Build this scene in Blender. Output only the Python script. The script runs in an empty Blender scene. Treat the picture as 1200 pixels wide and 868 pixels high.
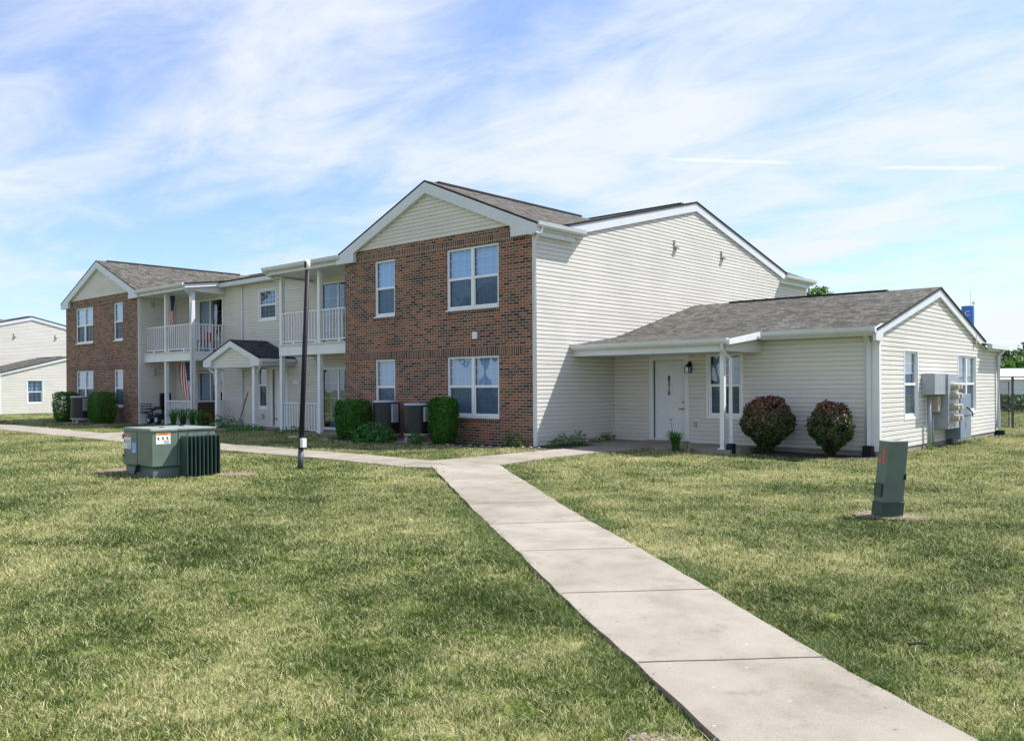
import bpy, bmesh, math, random
import numpy as np
from mathutils import Vector, Matrix, noise
random.seed(7); rng = np.random.default_rng(11)
scene = bpy.context.scene
C = scene.collection

# ------------------------------------------------------------------ materials
def new_mat(name):
    m = bpy.data.materials.new(name); m.use_nodes = True
    nt = m.node_tree
    return m, nt, nt.nodes['Principled BSDF']
def N(nt, t, **kw):
    n = nt.nodes.new(t)
    for k, v in kw.items(): setattr(n, k, v)
    return n
def setin(n, **kw):
    for k, v in kw.items(): n.inputs[k.replace('_', ' ')].default_value = v
def ramp(nt, stops, interp='LINEAR'):
    r = N(nt, 'ShaderNodeValToRGB'); r.color_ramp.interpolation = interp
    e = r.color_ramp.elements
    while len(e) < len(stops): e.new(0.5)
    for el, (p, c) in zip(e, stops):
        el.position = p; el.color = (c[0], c[1], c[2], 1)
    return r
def noise_n(nt, vec, scale, detail=3, rough=0.5):
    n = N(nt, 'ShaderNodeTexNoise'); n.inputs['Scale'].default_value = scale
    n.inputs['Detail'].default_value = detail; n.inputs['Roughness'].default_value = rough
    if vec is not None: nt.links.new(vec, n.inputs['Vector'])
    return n
def plain(name, col, rough=0.6, var=0.08, scale=3.0, metal=0.0, bump=0.0, bscale=60, spec=0.4):
    """painted / moulded surface with faint blotchy variation of its own colour"""
    m, nt, b = new_mat(name); L = nt.links.new
    tc = N(nt, 'ShaderNodeTexCoord')
    n = noise_n(nt, tc.outputs['Object'], scale, 5, 0.6)
    r = ramp(nt, [(0.3, [c*(1-var) for c in col]), (0.7, [min(1, c*(1+var)) for c in col])])
    L(n.outputs['Fac'], r.inputs['Fac']); L(r.outputs['Color'], b.inputs['Base Color'])
    b.inputs['Roughness'].default_value = rough; b.inputs['Metallic'].default_value = metal
    b.inputs['Specular IOR Level'].default_value = spec
    if bump:
        n2 = noise_n(nt, tc.outputs['Object'], bscale, 4)
        bp = N(nt, 'ShaderNodeBump'); bp.inputs['Strength'].default_value = bump; bp.inputs['Distance'].default_value = 0.01
        L(n2.outputs['Fac'], bp.inputs['Height']); L(bp.outputs['Normal'], b.inputs['Normal'])
    return m

def siding_mat(name, col):
    m, nt, b = new_mat(name); L = nt.links.new
    g = N(nt, 'ShaderNodeNewGeometry')
    mp = N(nt, 'ShaderNodeMapping'); mp.inputs['Scale'].default_value = (0.35, 0.35, 9.0)
    L(g.outputs['Position'], mp.inputs['Vector'])
    n = noise_n(nt, mp.outputs['Vector'], 1.0, 4, 0.6)
    n2 = noise_n(nt, g.outputs['Position'], 0.7, 5, 0.65)
    a = N(nt, 'ShaderNodeMath', operation='ADD'); L(n.outputs['Fac'], a.inputs[0]); L(n2.outputs['Fac'], a.inputs[1])
    h = N(nt, 'ShaderNodeMath', operation='MULTIPLY'); h.inputs[1].default_value = 0.5; L(a.outputs[0], h.inputs[0])
    r = ramp(nt, [(0.3, [c*0.86 for c in col]), (0.55, col), (0.75, [min(1, c*1.04) for c in col])])
    L(h.outputs[0], r.inputs['Fac']); L(r.outputs['Color'], b.inputs['Base Color'])
    b.inputs['Roughness'].default_value = 0.55; b.inputs['Specular IOR Level'].default_value = 0.3
    # oil-canning of the vinyl
    n3 = noise_n(nt, mp.outputs['Vector'], 2.2, 2)
    bp = N(nt, 'ShaderNodeBump'); bp.inputs['Strength'].default_value = 0.25; bp.inputs['Distance'].default_value = 0.02
    L(n3.outputs['Fac'], bp.inputs['Height']); L(bp.outputs['Normal'], b.inputs['Normal'])
    return m

def brick_mat(name, soldier=False):
    m, nt, b = new_mat(name); L = nt.links.new
    g = N(nt, 'ShaderNodeNewGeometry')
    s = N(nt, 'ShaderNodeSeparateXYZ'); L(g.outputs['Position'], s.inputs[0])
    a = N(nt, 'ShaderNodeMath', operation='ADD'); L(s.outputs['X'], a.inputs[0]); L(s.outputs['Y'], a.inputs[1])
    cb = N(nt, 'ShaderNodeCombineXYZ')
    if soldier: L(s.outputs['Z'], cb.inputs['X']); L(a.outputs[0], cb.inputs['Y'])
    else: L(a.outputs[0], cb.inputs['X']); L(s.outputs['Z'], cb.inputs['Y'])
    mp = N(nt, 'ShaderNodeMapping'); L(cb.outputs[0], mp.inputs['Vector'])
    if soldier: mp.inputs['Location'].default_value = (0.06, 0, 0)
    bt = N(nt, 'ShaderNodeTexBrick'); bt.offset = 0.0 if soldier else 0.5
    L(mp.outputs[0], bt.inputs['Vector'])
    setin(bt, Scale=1.0, Mortar_Size=0.007, Mortar_Smooth=0.1, Bias=0.0, Brick_Width=0.235 if soldier else 0.205, Row_Height=0.0685)
    bt.inputs['Color1'].default_value = (0, 0, 0, 1); bt.inputs['Color2'].default_value = (1, 1, 1, 1); bt.inputs['Mortar'].default_value = (0.5, 0.5, 0.5, 1)
    stops = [(0.0, (0.028, 0.022, 0.021)), (0.11, (0.05, 0.036, 0.032)), (0.22, (0.11, 0.06, 0.042)), (0.42, (0.16, 0.08, 0.052)),
             (0.55, (0.27, 0.085, 0.04)), (0.70, (0.36, 0.115, 0.05)), (0.86, (0.22, 0.12, 0.078)), (1.0, (0.06, 0.042, 0.036))]
    if soldier: stops = [(0.0, (0.03, 0.022, 0.02)), (0.3, (0.10, 0.055, 0.04)), (0.6, (0.17, 0.085, 0.055)), (0.85, (0.21, 0.10, 0.06)), (1.0, (0.07, 0.05, 0.042))]
    r = ramp(nt, stops); L(bt.outputs['Color'], r.inputs['Fac'])
    nz = noise_n(nt, g.outputs['Position'], 45, 3)
    mv = N(nt, 'ShaderNodeMix', data_type='RGBA', blend_type='MULTIPLY'); mv.inputs[0].default_value = 0.5
    rr = ramp(nt, [(0.3, (0.6, 0.6, 0.6)), (0.7, (1.3, 1.3, 1.3))]); L(nz.outputs['Fac'], rr.inputs['Fac'])
    L(r.outputs['Color'], mv.inputs[6]); L(rr.outputs['Color'], mv.inputs[7])
    mx = N(nt, 'ShaderNodeMix', data_type='RGBA'); L(bt.outputs['Fac'], mx.inputs[0])
    L(mv.outputs[2], mx.inputs[6]); mx.inputs[7].default_value = (0.46, 0.39, 0.31, 1)
    n2 = noise_n(nt, g.outputs['Position'], 0.9, 4)
    r2 = ramp(nt, [(0.3, (0.82, 0.82, 0.84)), (0.7, (1.12, 1.1, 1.08))]); L(n2.outputs['Fac'], r2.inputs['Fac'])
    m2 = N(nt, 'ShaderNodeMix', data_type='RGBA', blend_type='MULTIPLY'); m2.inputs[0].default_value = 1.0
    L(mx.outputs[2], m2.inputs[6]); L(r2.outputs['Color'], m2.inputs[7])
    L(m2.outputs[2], b.inputs['Base Color']); b.inputs['Roughness'].default_value = 0.85
    inv = N(nt, 'ShaderNodeMath', operation='SUBTRACT'); inv.inputs[0].default_value = 1.0; L(bt.outputs['Fac'], inv.inputs[1])
    bp = N(nt, 'ShaderNodeBump'); bp.inputs['Strength'].default_value = 0.8; bp.inputs['Distance'].default_value = 0.012
    L(inv.outputs[0], bp.inputs['Height']); L(bp.outputs['Normal'], b.inputs['Normal'])
    return m

def shingle_mat(name, dark, mid, light):
    m, nt, b = new_mat(name); L = nt.links.new
    uv = N(nt, 'ShaderNodeUVMap')
    bt = N(nt, 'ShaderNodeTexBrick'); bt.offset = 0.37; bt.offset_frequency = 2; bt.squash = 0.6; bt.squash_frequency = 3
    L(uv.outputs[0], bt.inputs['Vector'])
    setin(bt, Scale=1.0, Mortar_Size=0.006, Mortar_Smooth=0.4, Bias=0.0, Brick_Width=0.21, Row_Height=0.14)
    bt.inputs['Color1'].default_value = (0, 0, 0, 1); bt.inputs['Color2'].default_value = (1, 1, 1, 1); bt.inputs['Mortar'].default_value = (0.2, 0.2, 0.2, 1)
    n = noise_n(nt, uv.outputs[0], 5.0, 4, 0.7)
    a = N(nt, 'ShaderNodeMath', operation='MULTIPLY_ADD'); a.inputs[1].default_value = 0.6
    L(bt.outputs['Color'], a.inputs[0])
    h = N(nt, 'ShaderNodeMath', operation='MULTIPLY'); h.inputs[1].default_value = 0.5; L(n.outputs['Fac'], h.inputs[0]); L(h.outputs[0], a.inputs[2])
    r = ramp(nt, [(0.15, dark), (0.5, mid), (0.85, light)]); L(a.outputs[0], r.inputs['Fac'])
    n3 = noise_n(nt, uv.outputs[0], 0.35, 4, 0.6)
    r3 = ramp(nt, [(0.3, (0.8, 0.8, 0.8)), (0.7, (1.12, 1.12, 1.12))]); L(n3.outputs['Fac'], r3.inputs['Fac'])
    mm = N(nt, 'ShaderNodeMix', data_type='RGBA', blend_type='MULTIPLY'); mm.inputs[0].default_value = 1.0
    L(r.outputs['Color'], mm.inputs[6]); L(r3.outputs['Color'], mm.inputs[7])
    mx = N(nt, 'ShaderNodeMix', data_type='RGBA'); L(bt.outputs['Fac'], mx.inputs[0]); L(mm.outputs[2], mx.inputs[6])
    mx.inputs[7].default_value = (dark[0]*0.6, dark[1]*0.6, dark[2]*0.6, 1)
    L(mx.outputs[2], b.inputs['Base Color']); b.inputs['Roughness'].default_value = 0.95; b.inputs['Specular IOR Level'].default_value = 0.15
    n2 = noise_n(nt, uv.outputs[0], 120, 2)
    sub = N(nt, 'ShaderNodeMath', operation='SUBTRACT'); L(n2.outputs['Fac'], sub.inputs[0]); L(bt.outputs['Fac'], sub.inputs[1])
    bp = N(nt, 'ShaderNodeBump'); bp.inputs['Strength'].default_value = 0.7; bp.inputs['Distance'].default_value = 0.01
    L(sub.outputs[0], bp.inputs['Height']); L(bp.outputs['Normal'], b.inputs['Normal'])
    return m

def concrete_mat(name):
    m, nt, b = new_mat(name); L = nt.links.new
    g = N(nt, 'ShaderNodeNewGeometry')
    n = noise_n(nt, g.outputs['Position'], 1.3, 6, 0.65)
    r = ramp(nt, [(0.28, (0.222, 0.195, 0.155)), (0.5, (0.30, 0.268, 0.222)), (0.74, (0.35, 0.318, 0.27))]); L(n.outputs['Fac'], r.inputs['Fac'])
    n2 = noise_n(nt, g.outputs['Position'], 150, 3, 0.7)
    r2 = ramp(nt, [(0.25, (0.5, 0.48, 0.46)), (0.42, (0.9, 0.9, 0.9)), (0.6, (1.05, 1.05, 1.05)), (0.75, (1.25, 1.25, 1.25))]); L(n2.outputs['Fac'], r2.inputs['Fac'])
    dp = N(nt, 'ShaderNodeVectorMath', operation='DOT_PRODUCT'); L(g.outputs['Position'], dp.inputs[0]); dp.inputs[1].default_value = (0.8, -0.6, 0)
    dq = N(nt, 'ShaderNodeMath', operation='MULTIPLY_ADD'); dq.inputs[1].default_value = 1/1.585; dq.inputs[2].default_value = -0.59; L(dp.outputs['Value'], dq.inputs[0])
    fl = N(nt, 'ShaderNodeMath', operation='FLOOR'); L(dq.outputs[0], fl.inputs[0]); wn = N(nt, 'ShaderNodeTexWhiteNoise', noise_dimensions='1D'); L(fl.outputs[0], wn.inputs['W'])
    ns = noise_n(nt, g.outputs['Position'], 3.2, 7, 0.72); st = ramp(nt, [(0.30, (0.74, 0.71, 0.67)), (0.43, (0.97, 0.965, 0.96)), (0.7, (1.05, 1.05, 1.05))]); L(ns.outputs['Fac'], st.inputs['Fac'])
    rw = ramp(nt, [(0, (0.90, 0.895, 0.885)), (1, (1.05, 1.05, 1.05))]); L(wn.outputs['Value'], rw.inputs['Fac'])
    q1 = N(nt, 'ShaderNodeMix', data_type='RGBA', blend_type='MULTIPLY'); q1.inputs[0].default_value = 1.0; L(r.outputs['Color'], q1.inputs[6]); L(st.outputs['Color'], q1.inputs[7])
    q2 = N(nt, 'ShaderNodeMix', data_type='RGBA', blend_type='MULTIPLY'); q2.inputs[0].default_value = 1.0; L(q1.outputs[2], q2.inputs[6]); L(rw.outputs['Color'], q2.inputs[7])
    mm = N(nt, 'ShaderNodeMix', data_type='RGBA', blend_type='MULTIPLY'); mm.inputs[0].default_value = 1.0
    L(q2.outputs[2], mm.inputs[6]); L(r2.outputs['Color'], mm.inputs[7])
    # scattered pits and pebbles
    v = N(nt, 'ShaderNodeTexVoronoi'); v.inputs['Scale'].default_value = 16; L(g.outputs['Position'], v.inputs['Vector'])
    sp = N(nt, 'ShaderNodeSeparateColor'); L(v.outputs['Color'], sp.inputs[0])
    lt = N(nt, 'ShaderNodeMath', operation='GREATER_THAN'); lt.inputs[1].default_value = 0.72; L(sp.outputs[0], lt.inputs[0])
    n4 = noise_n(nt, g.outputs['Position'], 70, 2)
    md = N(nt, 'ShaderNodeMath', operation='MULTIPLY_ADD'); md.inputs[1].default_value = 0.35; L(n4.outputs['Fac'], md.inputs[0]); L(v.outputs['Distance'], md.inputs[2])
    ls = N(nt, 'ShaderNodeMath', operation='LESS_THAN'); ls.inputs[1].default_value = 0.29; L(md.outputs[0], ls.inputs[0])
    mu = N(nt, 'ShaderNodeMath', operation='MULTIPLY'); L(lt.outputs[0], mu.inputs[0]); L(ls.outputs[0], mu.inputs[1])
    mk = N(nt, 'ShaderNodeMix', data_type='RGBA'); L(mu.outputs[0], mk.inputs[0]); L(mm.outputs[2], mk.inputs[6])
    rc = ramp(nt, [(0.0, (0.14, 0.12, 0.10)), (0.45, (0.22, 0.2, 0.18)), (0.62, (0.40, 0.38, 0.35)), (1, (0.44, 0.42, 0.4))], 'CONSTANT'); L(sp.outputs[1], rc.inputs['Fac'])
    L(rc.outputs['Color'], mk.inputs[7])
    L(mk.outputs[2], b.inputs['Base Color']); b.inputs['Roughness'].default_value = 0.9; b.inputs['Specular IOR Level'].default_value = 0.2
    n3 = noise_n(nt, g.outputs['Position'], 220, 3)
    bp = N(nt, 'ShaderNodeBump'); bp.inputs['Strength'].default_value = 0.35; bp.inputs['Distance'].default_value = 0.004
    L(n3.outputs['Fac'], bp.inputs['Height']); L(bp.outputs['Normal'], b.inputs['Normal'])
    return m

def lawn_color(nt, per_blade=False):
    """patchy lawn: green, olive and straw patches laid out in world space"""
    L = nt.links.new
    g = N(nt, 'ShaderNodeNewGeometry')
    mp = N(nt, 'ShaderNodeMapping'); mp.inputs['Scale'].default_value = (1, 1, 0); L(g.outputs['Position'], mp.inputs['Vector'])
    n1 = noise_n(nt, mp.outputs[0], 0.42, 4, 0.6)
    n2 = noise_n(nt, mp.outputs[0], 1.9, 4, 0.65)
    n3 = noise_n(nt, mp.outputs[0], 9.0, 3, 0.6)
    a = N(nt, 'ShaderNodeMath', operation='MULTIPLY'); a.inputs[1].default_value = 0.47; L(n1.outputs['Fac'], a.inputs[0])
    b = N(nt, 'ShaderNodeMath', operation='MULTIPLY_ADD'); b.inputs[1].default_value = 0.35; L(n2.outputs['Fac'], b.inputs[0]); L(a.outputs[0], b.inputs[2])
    c = N(nt, 'ShaderNodeMath', operation='MULTIPLY_ADD'); c.inputs[1].default_value = 0.18; L(n3.outputs['Fac'], c.inputs[0]); L(b.outputs[0], c.inputs[2])
    out = c.outputs[0]
    if per_blade:
        d = N(nt, 'ShaderNodeMath', operation='MULTIPLY_ADD'); d.inputs[1].default_value = 0.34; d.inputs[2].default_value = -0.17
        L(g.outputs['Random Per Island'], d.inputs[0])
        e = N(nt, 'ShaderNodeMath', operation='ADD'); L(out, e.inputs[0]); L(d.outputs[0], e.inputs[1]); out = e.outputs[0]
    am = N(nt, 'ShaderNodeMath', operation='MULTIPLY_ADD'); am.inputs[1].default_value = 1.62; am.inputs[2].default_value = -0.30; L(out, am.inputs[0]); out = am.outputs[0]
    r = ramp(nt, [(0.34, (0.040, 0.070, 0.010)), (0.43, (0.10, 0.15, 0.026)), (0.49, (0.205, 0.27, 0.062)), (0.555, (0.38, 0.40, 0.155)), (0.66, (0.60, 0.55, 0.29))])
    L(out, r.inputs['Fac'])
    return r.outputs['Color'], g
def lawn_ground_mat():
    m, nt, b = new_mat('lawn_soil_and_thatch'); L = nt.links.new
    col, g = lawn_color(nt)
    nz = noise_n(nt, g.outputs['Position'], 60, 3, 0.7)
    r = ramp(nt, [(0.3, (0.22, 0.22, 0.20)), (0.7, (0.8, 0.8, 0.75))]); L(nz.outputs['Fac'], r.inputs['Fac'])
    mm = N(nt, 'ShaderNodeMix', data_type='RGBA', blend_type='MULTIPLY'); mm.inputs[0].default_value = 1.0
    L(col, mm.inputs[6]); L(r.outputs['Color'], mm.inputs[7]); L(mm.outputs[2], b.inputs['Base Color'])
    b.inputs['Roughness'].default_value = 1.0; b.inputs['Specular IOR Level'].default_value = 0.1
    bp = N(nt, 'ShaderNodeBump'); bp.inputs['Strength'].default_value = 1.0; bp.inputs['Distance'].default_value = 0.04
    n2 = noise_n(nt, g.outputs['Position'], 25, 4, 0.7)
    L(n2.outputs['Fac'], bp.inputs['Height']); L(bp.outputs['Normal'], b.inputs['Normal'])
    return m
def thin_leaf(m, nt, b, colsock, trans=0.35, rough=0.5, gain=1.0):
    L = nt.links.new
    L(colsock, b.inputs['Base Color']); b.inputs['Roughness'].default_value = rough; b.inputs['Specular IOR Level'].default_value = 0.35
    t = N(nt, 'ShaderNodeBsdfTranslucent'); L(colsock, t.inputs['Color'])
    mx = N(nt, 'ShaderNodeMixShader'); mx.inputs[0].default_value = trans
    L(b.outputs[0], mx.inputs[1]); L(t.outputs[0], mx.inputs[2])
    L(mx.outputs[0], nt.nodes['Material Output'].inputs['Surface'])
def grass_blade_mat():
    m, nt, b = new_mat('grass_blades')
    col, g = lawn_color(nt, True)
    thin_leaf(m, nt, b, col, 0.3, 0.55)
    return m
def leaf_mat(name, cols, trans=0.35, rough=0.45):
    m, nt, b = new_mat(name)
    g = N(nt, 'ShaderNodeNewGeometry')
    k = len(cols)
    r = ramp(nt, [(i/max(1, k-1), c) for i, c in enumerate(cols)])
    nt.links.new(g.outputs['Random Per Island'], r.inputs['Fac'])
    thin_leaf(m, nt, b, r.outputs['Color'], trans, rough)
    return m
def bush_mat(name, top, bottom, z0, z1):
    """leaves that are purple at the top of the plant and green lower down (leaf colour of the plant itself)"""
    m, nt, b = new_mat(name); L = nt.links.new
    g = N(nt, 'ShaderNodeNewGeometry')
    s = N(nt, 'ShaderNodeSeparateXYZ'); L(g.outputs['Position'], s.inputs[0])
    mr = N(nt, 'ShaderNodeMapRange'); mr.inputs['From Min'].default_value = z0; mr.inputs['From Max'].default_value = z1; L(s.outputs['Z'], mr.inputs['Value'])
    ad = N(nt, 'ShaderNodeMath', operation='MULTIPLY_ADD'); ad.inputs[1].default_value = 0.6; ad.inputs[2].default_value = -0.3; L(g.outputs['Random Per Island'], ad.inputs[0])
    a2 = N(nt, 'ShaderNodeMath', operation='ADD', use_clamp=True); L(mr.outputs[0], a2.inputs[0]); L(ad.outputs[0], a2.inputs[1])
    mul = N(nt, 'ShaderNodeMath', operation='FRACT'); 
    m7 = N(nt, 'ShaderNodeMath', operation='MULTIPLY'); m7.inputs[1].default_value = 17.3; L(g.outputs['Random Per Island'], m7.inputs[0]); L(m7.outputs[0], mul.inputs[0])
    rt = ramp(nt, top := [(i/(len(top)-1), c) for i, c in enumerate(top)]); rb = ramp(nt, [(i/(len(bottom)-1), c) for i, c in enumerate(bottom)])
    L(mul.outputs[0], rt.inputs['Fac']); L(mul.outputs[0], rb.inputs['Fac'])
    mx = N(nt, 'ShaderNodeMix', data_type='RGBA'); L(a2.outputs[0], mx.inputs[0]); L(rb.outputs['Color'], mx.inputs[6]); L(rt.outputs['Color'], mx.inputs[7])
    thin_leaf(m, nt, b, mx.outputs[2], 0.25, 0.35)
    return m
def glass_mat(name, tint=(0.62, 0.78, 0.93), refl=1.0, density=0.13):
    m, nt, b = new_mat(name); L = nt.links.new
    nt.nodes.remove(b)
    tr = N(nt, 'ShaderNodeBsdfTransparent'); tr.inputs[0].default_value = (*tint, 1)  # bluish tint imitates blue sky reflected in the panes
    gl = N(nt, 'ShaderNodeBsdfGlossy'); gl.inputs['Roughness'].default_value = 0.015
    gl.inputs['Color'].default_value = (0.95, 0.98, 1, 1)
    tc = N(nt, 'ShaderNodeTexCoord'); nz = noise_n(nt, tc.outputs['Object'], 1.6, 1)
    bp = N(nt, 'ShaderNodeBump'); bp.inputs['Strength'].default_value = 0.12; bp.inputs['Distance'].default_value = 0.05
    L(nz.outputs['Fac'], bp.inputs['Height']); L(bp.outputs['Normal'], gl.inputs['Normal'])
    lw = N(nt, 'ShaderNodeLayerWeight'); lw.inputs['Blend'].default_value = 0.5; fr = N(nt, 'ShaderNodeMath', operation='POWER'); fr.inputs[1].default_value = 4.0; L(lw.outputs['Facing'], fr.inputs[0])
    mu = N(nt, 'ShaderNodeMath', operation='MULTIPLY_ADD', use_clamp=True); mu.inputs[1].default_value = 0.95*refl; mu.inputs[2].default_value = density
    L(fr.outputs[0], mu.inputs[0])
    mx = N(nt, 'ShaderNodeMixShader'); L(mu.outputs[0], mx.inputs[0]); L(tr.outputs[0], mx.inputs[1]); L(gl.outputs[0], mx.inputs[2])
    L(mx.outputs[0], nt.nodes['Material Output'].inputs['Surface'])
    return m
def screen_mat():
    m, nt, b = new_mat('insect_screen_mesh'); L = nt.links.new
    b.inputs['Base Color'].default_value = (0.05, 0.07, 0.10, 1); b.inputs['Roughness'].default_value = 0.8  # blue of the reflected sky put into the dark screen colour
    tr = N(nt, 'ShaderNodeBsdfTransparent')
    mx = N(nt, 'ShaderNodeMixShader'); mx.inputs[0].default_value = 0.5
    L(tr.outputs[0], mx.inputs[1]); L(b.outputs[0], mx.inputs[2]); L(mx.outputs[0], nt.nodes['Material Output'].inputs['Surface'])
    return m
def stripes_mat(name, axis, period, c1, c2, duty=0.5, rough=0.7):
    m, nt, b = new_mat(name); L = nt.links.new
    tc = N(nt, 'ShaderNodeTexCoord'); s = N(nt, 'ShaderNodeSeparateXYZ'); L(tc.outputs['Object'], s.inputs[0])
    d = N(nt, 'ShaderNodeMath', operation='DIVIDE'); d.inputs[1].default_value = period; L(s.outputs[axis], d.inputs[0])
    f = N(nt, 'ShaderNodeMath', operation='FRACT'); L(d.outputs[0], f.inputs[0])
    gt = N(nt, 'ShaderNodeMath', operation='GREATER_THAN'); gt.inputs[1].default_value = duty; L(f.outputs[0], gt.inputs[0])
    mx = N(nt, 'ShaderNodeMix', data_type='RGBA'); L(gt.outputs[0], mx.inputs[0])
    mx.inputs[6].default_value = (*c1, 1); mx.inputs[7].default_value = (*c2, 1)
    L(mx.outputs[2], b.inputs['Base Color']); b.inputs['Roughness'].default_value = rough
    return m

M = dict(
    siding=siding_mat('cream_vinyl_siding', (0.69, 0.66, 0.61)),
    white=plain('white_painted_trim', (0.73, 0.735, 0.745), 0.45, 0.05),
    trimb=plain('white_aluminium_fascia', (0.63, 0.65, 0.67), 0.4, 0.05),
    vinyl=plain('white_vinyl_window_frame', (0.8, 0.81, 0.82), 0.35, 0.03),
    brick=brick_mat('red_and_black_brick'), soldier=brick_mat('soldier_course_brick', True),
    roof=shingle_mat('weathered_shingles', (0.05, 0.047, 0.041), (0.092, 0.086, 0.075), (0.155, 0.146, 0.128)),
    roofd=shingle_mat('charcoal_shingles', (0.028, 0.03, 0.034), (0.055, 0.058, 0.066), (0.095, 0.10, 0.112)),
    cap=plain('ridge_cap_shingles', (0.03, 0.028, 0.026), 0.95, 0.2),
    conc=concrete_mat('walk_concrete'), joint=plain('joint_dark', (0.13, 0.115, 0.10), 0.95, 0.2),
    found=plain('foundation_concrete', (0.27, 0.25, 0.22), 0.9, 0.2, 2, bump=0.3),
    lawn=lawn_ground_mat(), blade=grass_blade_mat(),
    glass=glass_mat('window_glass'), screen=screen_mat(),
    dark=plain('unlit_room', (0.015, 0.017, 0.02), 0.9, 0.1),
    teal_curtain=plain('dusty_teal_curtain', (0.13, 0.21, 0.24), 0.9, 0.2, 9),
    curtain=plain('pale_curtain', (0.55, 0.58, 0.62), 0.9, 0.06, 6),
    blind=stripes_mat('horizontal_blind_slats', 2, 0.05, (0.45, 0.52, 0.62), (0.66, 0.73, 0.84), 0.25),
    vblind=stripes_mat('vertical_blind_slats', 0, 0.09, (0.35, 0.36, 0.36), (0.58, 0.58, 0.56), 0.15),
    black=plain('black_paint', (0.010, 0.011, 0.016), 0.6, 0.3, 4, spec=0.3),
    pole_grey=plain('dark_grey_steel', (0.10, 0.105, 0.115), 0.4, 0.5, 9, 0.2),
    metal=plain('grey_galvanised', (0.36, 0.39, 0.43), 0.45, 0.12, 5, 0.3),
    bluegrey=plain('blue_grey_enamel', (0.20, 0.255, 0.33), 0.4, 0.08, 5),
    tan=plain('tan_plastic', (0.42, 0.37, 0.30), 0.5, 0.1),
    green=plain('olive_green_enamel', (0.135, 0.18, 0.145), 0.42, 0.16, 3.5, bump=0.05, bscale=30),
    greend=plain('dark_green_fins', (0.035, 0.07, 0.058), 0.45, 0.15, 3),
    greent=plain('pale_green_lid', (0.21, 0.25, 0.215), 0.5, 0.14, 5),  # lids and cap a paler green than the cabinet sides
    soil=plain('bare_soil', (0.22, 0.165, 0.115), 1.0, 0.35, 8, bump=1.0, bscale=40),
    drysoil=plain('dry_pale_soil', (0.24, 0.195, 0.145), 1.0, 0.5, 22, bump=1.0, bscale=60),
    mulch=plain('dark_mulch', (0.045, 0.034, 0.028), 1.0, 0.5, 14, bump=1.0, bscale=50),
    stone=plain('pale_gravel', (0.30, 0.26, 0.215), 0.95, 0.45, 30, bump=1.0, bscale=80),
    orange=plain('marking_paint_orange', (0.9, 0.09, 0.01), 0.5, 0.1),
    sorange=plain('sticker_orange', (0.85, 0.25, 0.02), 0.4, 0.02), sred=plain('sticker_red', (0.6, 0.05, 0.02), 0.4, 0.02), swhite=plain('sticker_white', (0.8, 0.8, 0.78), 0.4, 0.03),
    sblue=plain('sticker_blue', (0.25, 0.42, 0.8), 0.4, 0.03), ink=plain('printed_ink', (0.02, 0.02, 0.02), 0.5, 0.02),
    bark=plain('bark', (0.09, 0.065, 0.045), 0.95, 0.3, 10, bump=1.0),
    ac=stripes_mat('condenser_grille', 2, 0.045, (0.004, 0.005, 0.007), (0.022, 0.026, 0.032), 0.45, 0.45),
    beige=plain('beige_enamel', (0.45, 0.42, 0.35), 0.5, 0.1),
    red=plain('red_cloth', (0.4, 0.02, 0.03), 0.8, 0.08), fwhite=plain('white_cloth', (0.72, 0.72, 0.72), 0.85, 0.05), navy=plain('navy_cloth', (0.02, 0.03, 0.10), 0.8, 0.08),
    brown=plain('brown_panel', (0.06, 0.04, 0.03), 0.8, 0.3, 12), brass=plain('brass', (0.45, 0.32, 0.12), 0.35, 0.1, metal=0.9),
    tyre=plain('rubber', (0.015, 0.015, 0.016), 0.8, 0.1), hub=plain('wheel_hub_blue', (0.30, 0.42, 0.62), 0.4, 0.05),
    wood=plain('wood_handle', (0.16, 0.11, 0.08), 0.8, 0.2), door=plain('white_steel_door', (0.72, 0.73, 0.75), 0.45, 0.04),
    tank=plain('water_tank_blue', (0.05, 0.17, 0.62), 0.5, 0.06, 0.3), barn=plain('white_metal_cladding', (0.74, 0.76, 0.8), 0.5, 0.03, 0.3),
    hedgeL=leaf_mat('arborvitae_leaves', [(0.03, 0.11, 0.01), (0.055, 0.19, 0.018), (0.10, 0.28, 0.03), (0.045, 0.15, 0.015)], 0.4),
    plantL=leaf_mat('broad_green_leaves', [(0.03, 0.12, 0.02), (0.06, 0.20, 0.03), (0.10, 0.26, 0.05)], 0.35),
    weedL=leaf_mat('weed_leaves', [(0.06, 0.14, 0.03), (0.12, 0.22, 0.055), (0.18, 0.27, 0.08)], 0.35),
    treeL=leaf_mat('tree_leaves', [(0.02, 0.06, 0.012), (0.04, 0.10, 0.02), (0.08, 0.16, 0.035)], 0.35),
    treeL2=leaf_mat('bright_tree_leaves', [(0.04, 0.12, 0.015), (0.08, 0.2, 0.03), (0.14, 0.28, 0.05)], 0.4),
    lushL=leaf_mat('lush_grass_blades', [(0.045, 0.085, 0.014), (0.10, 0.16, 0.03), (0.17, 0.235, 0.055), (0.30, 0.33, 0.12)], 0.3),
    strawL=leaf_mat('dead_straw', [(0.3, 0.22, 0.12), (0.45, 0.38, 0.22), (0.5, 0.45, 0.3)], 0.3),
    petal=plain('red_petals', (0.7, 0.02, 0.02), 0.5, 0.1), opetal=plain('orange_petals', (0.75, 0.09, 0.02), 0.5, 0.1),
    burg=bush_mat('burgundy_bush_leaves', [(0.06, 0.03, 0.025), (0.12, 0.05, 0.035), (0.24, 0.10, 0.065), (0.5, 0.25, 0.17), (0.06, 0.07, 0.03)],
                  [(0.025, 0.08, 0.016), (0.05, 0.14, 0.026), (0.06, 0.05, 0.028), (0.035, 0.11, 0.02)], 0.45, 1.35),
)

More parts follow.
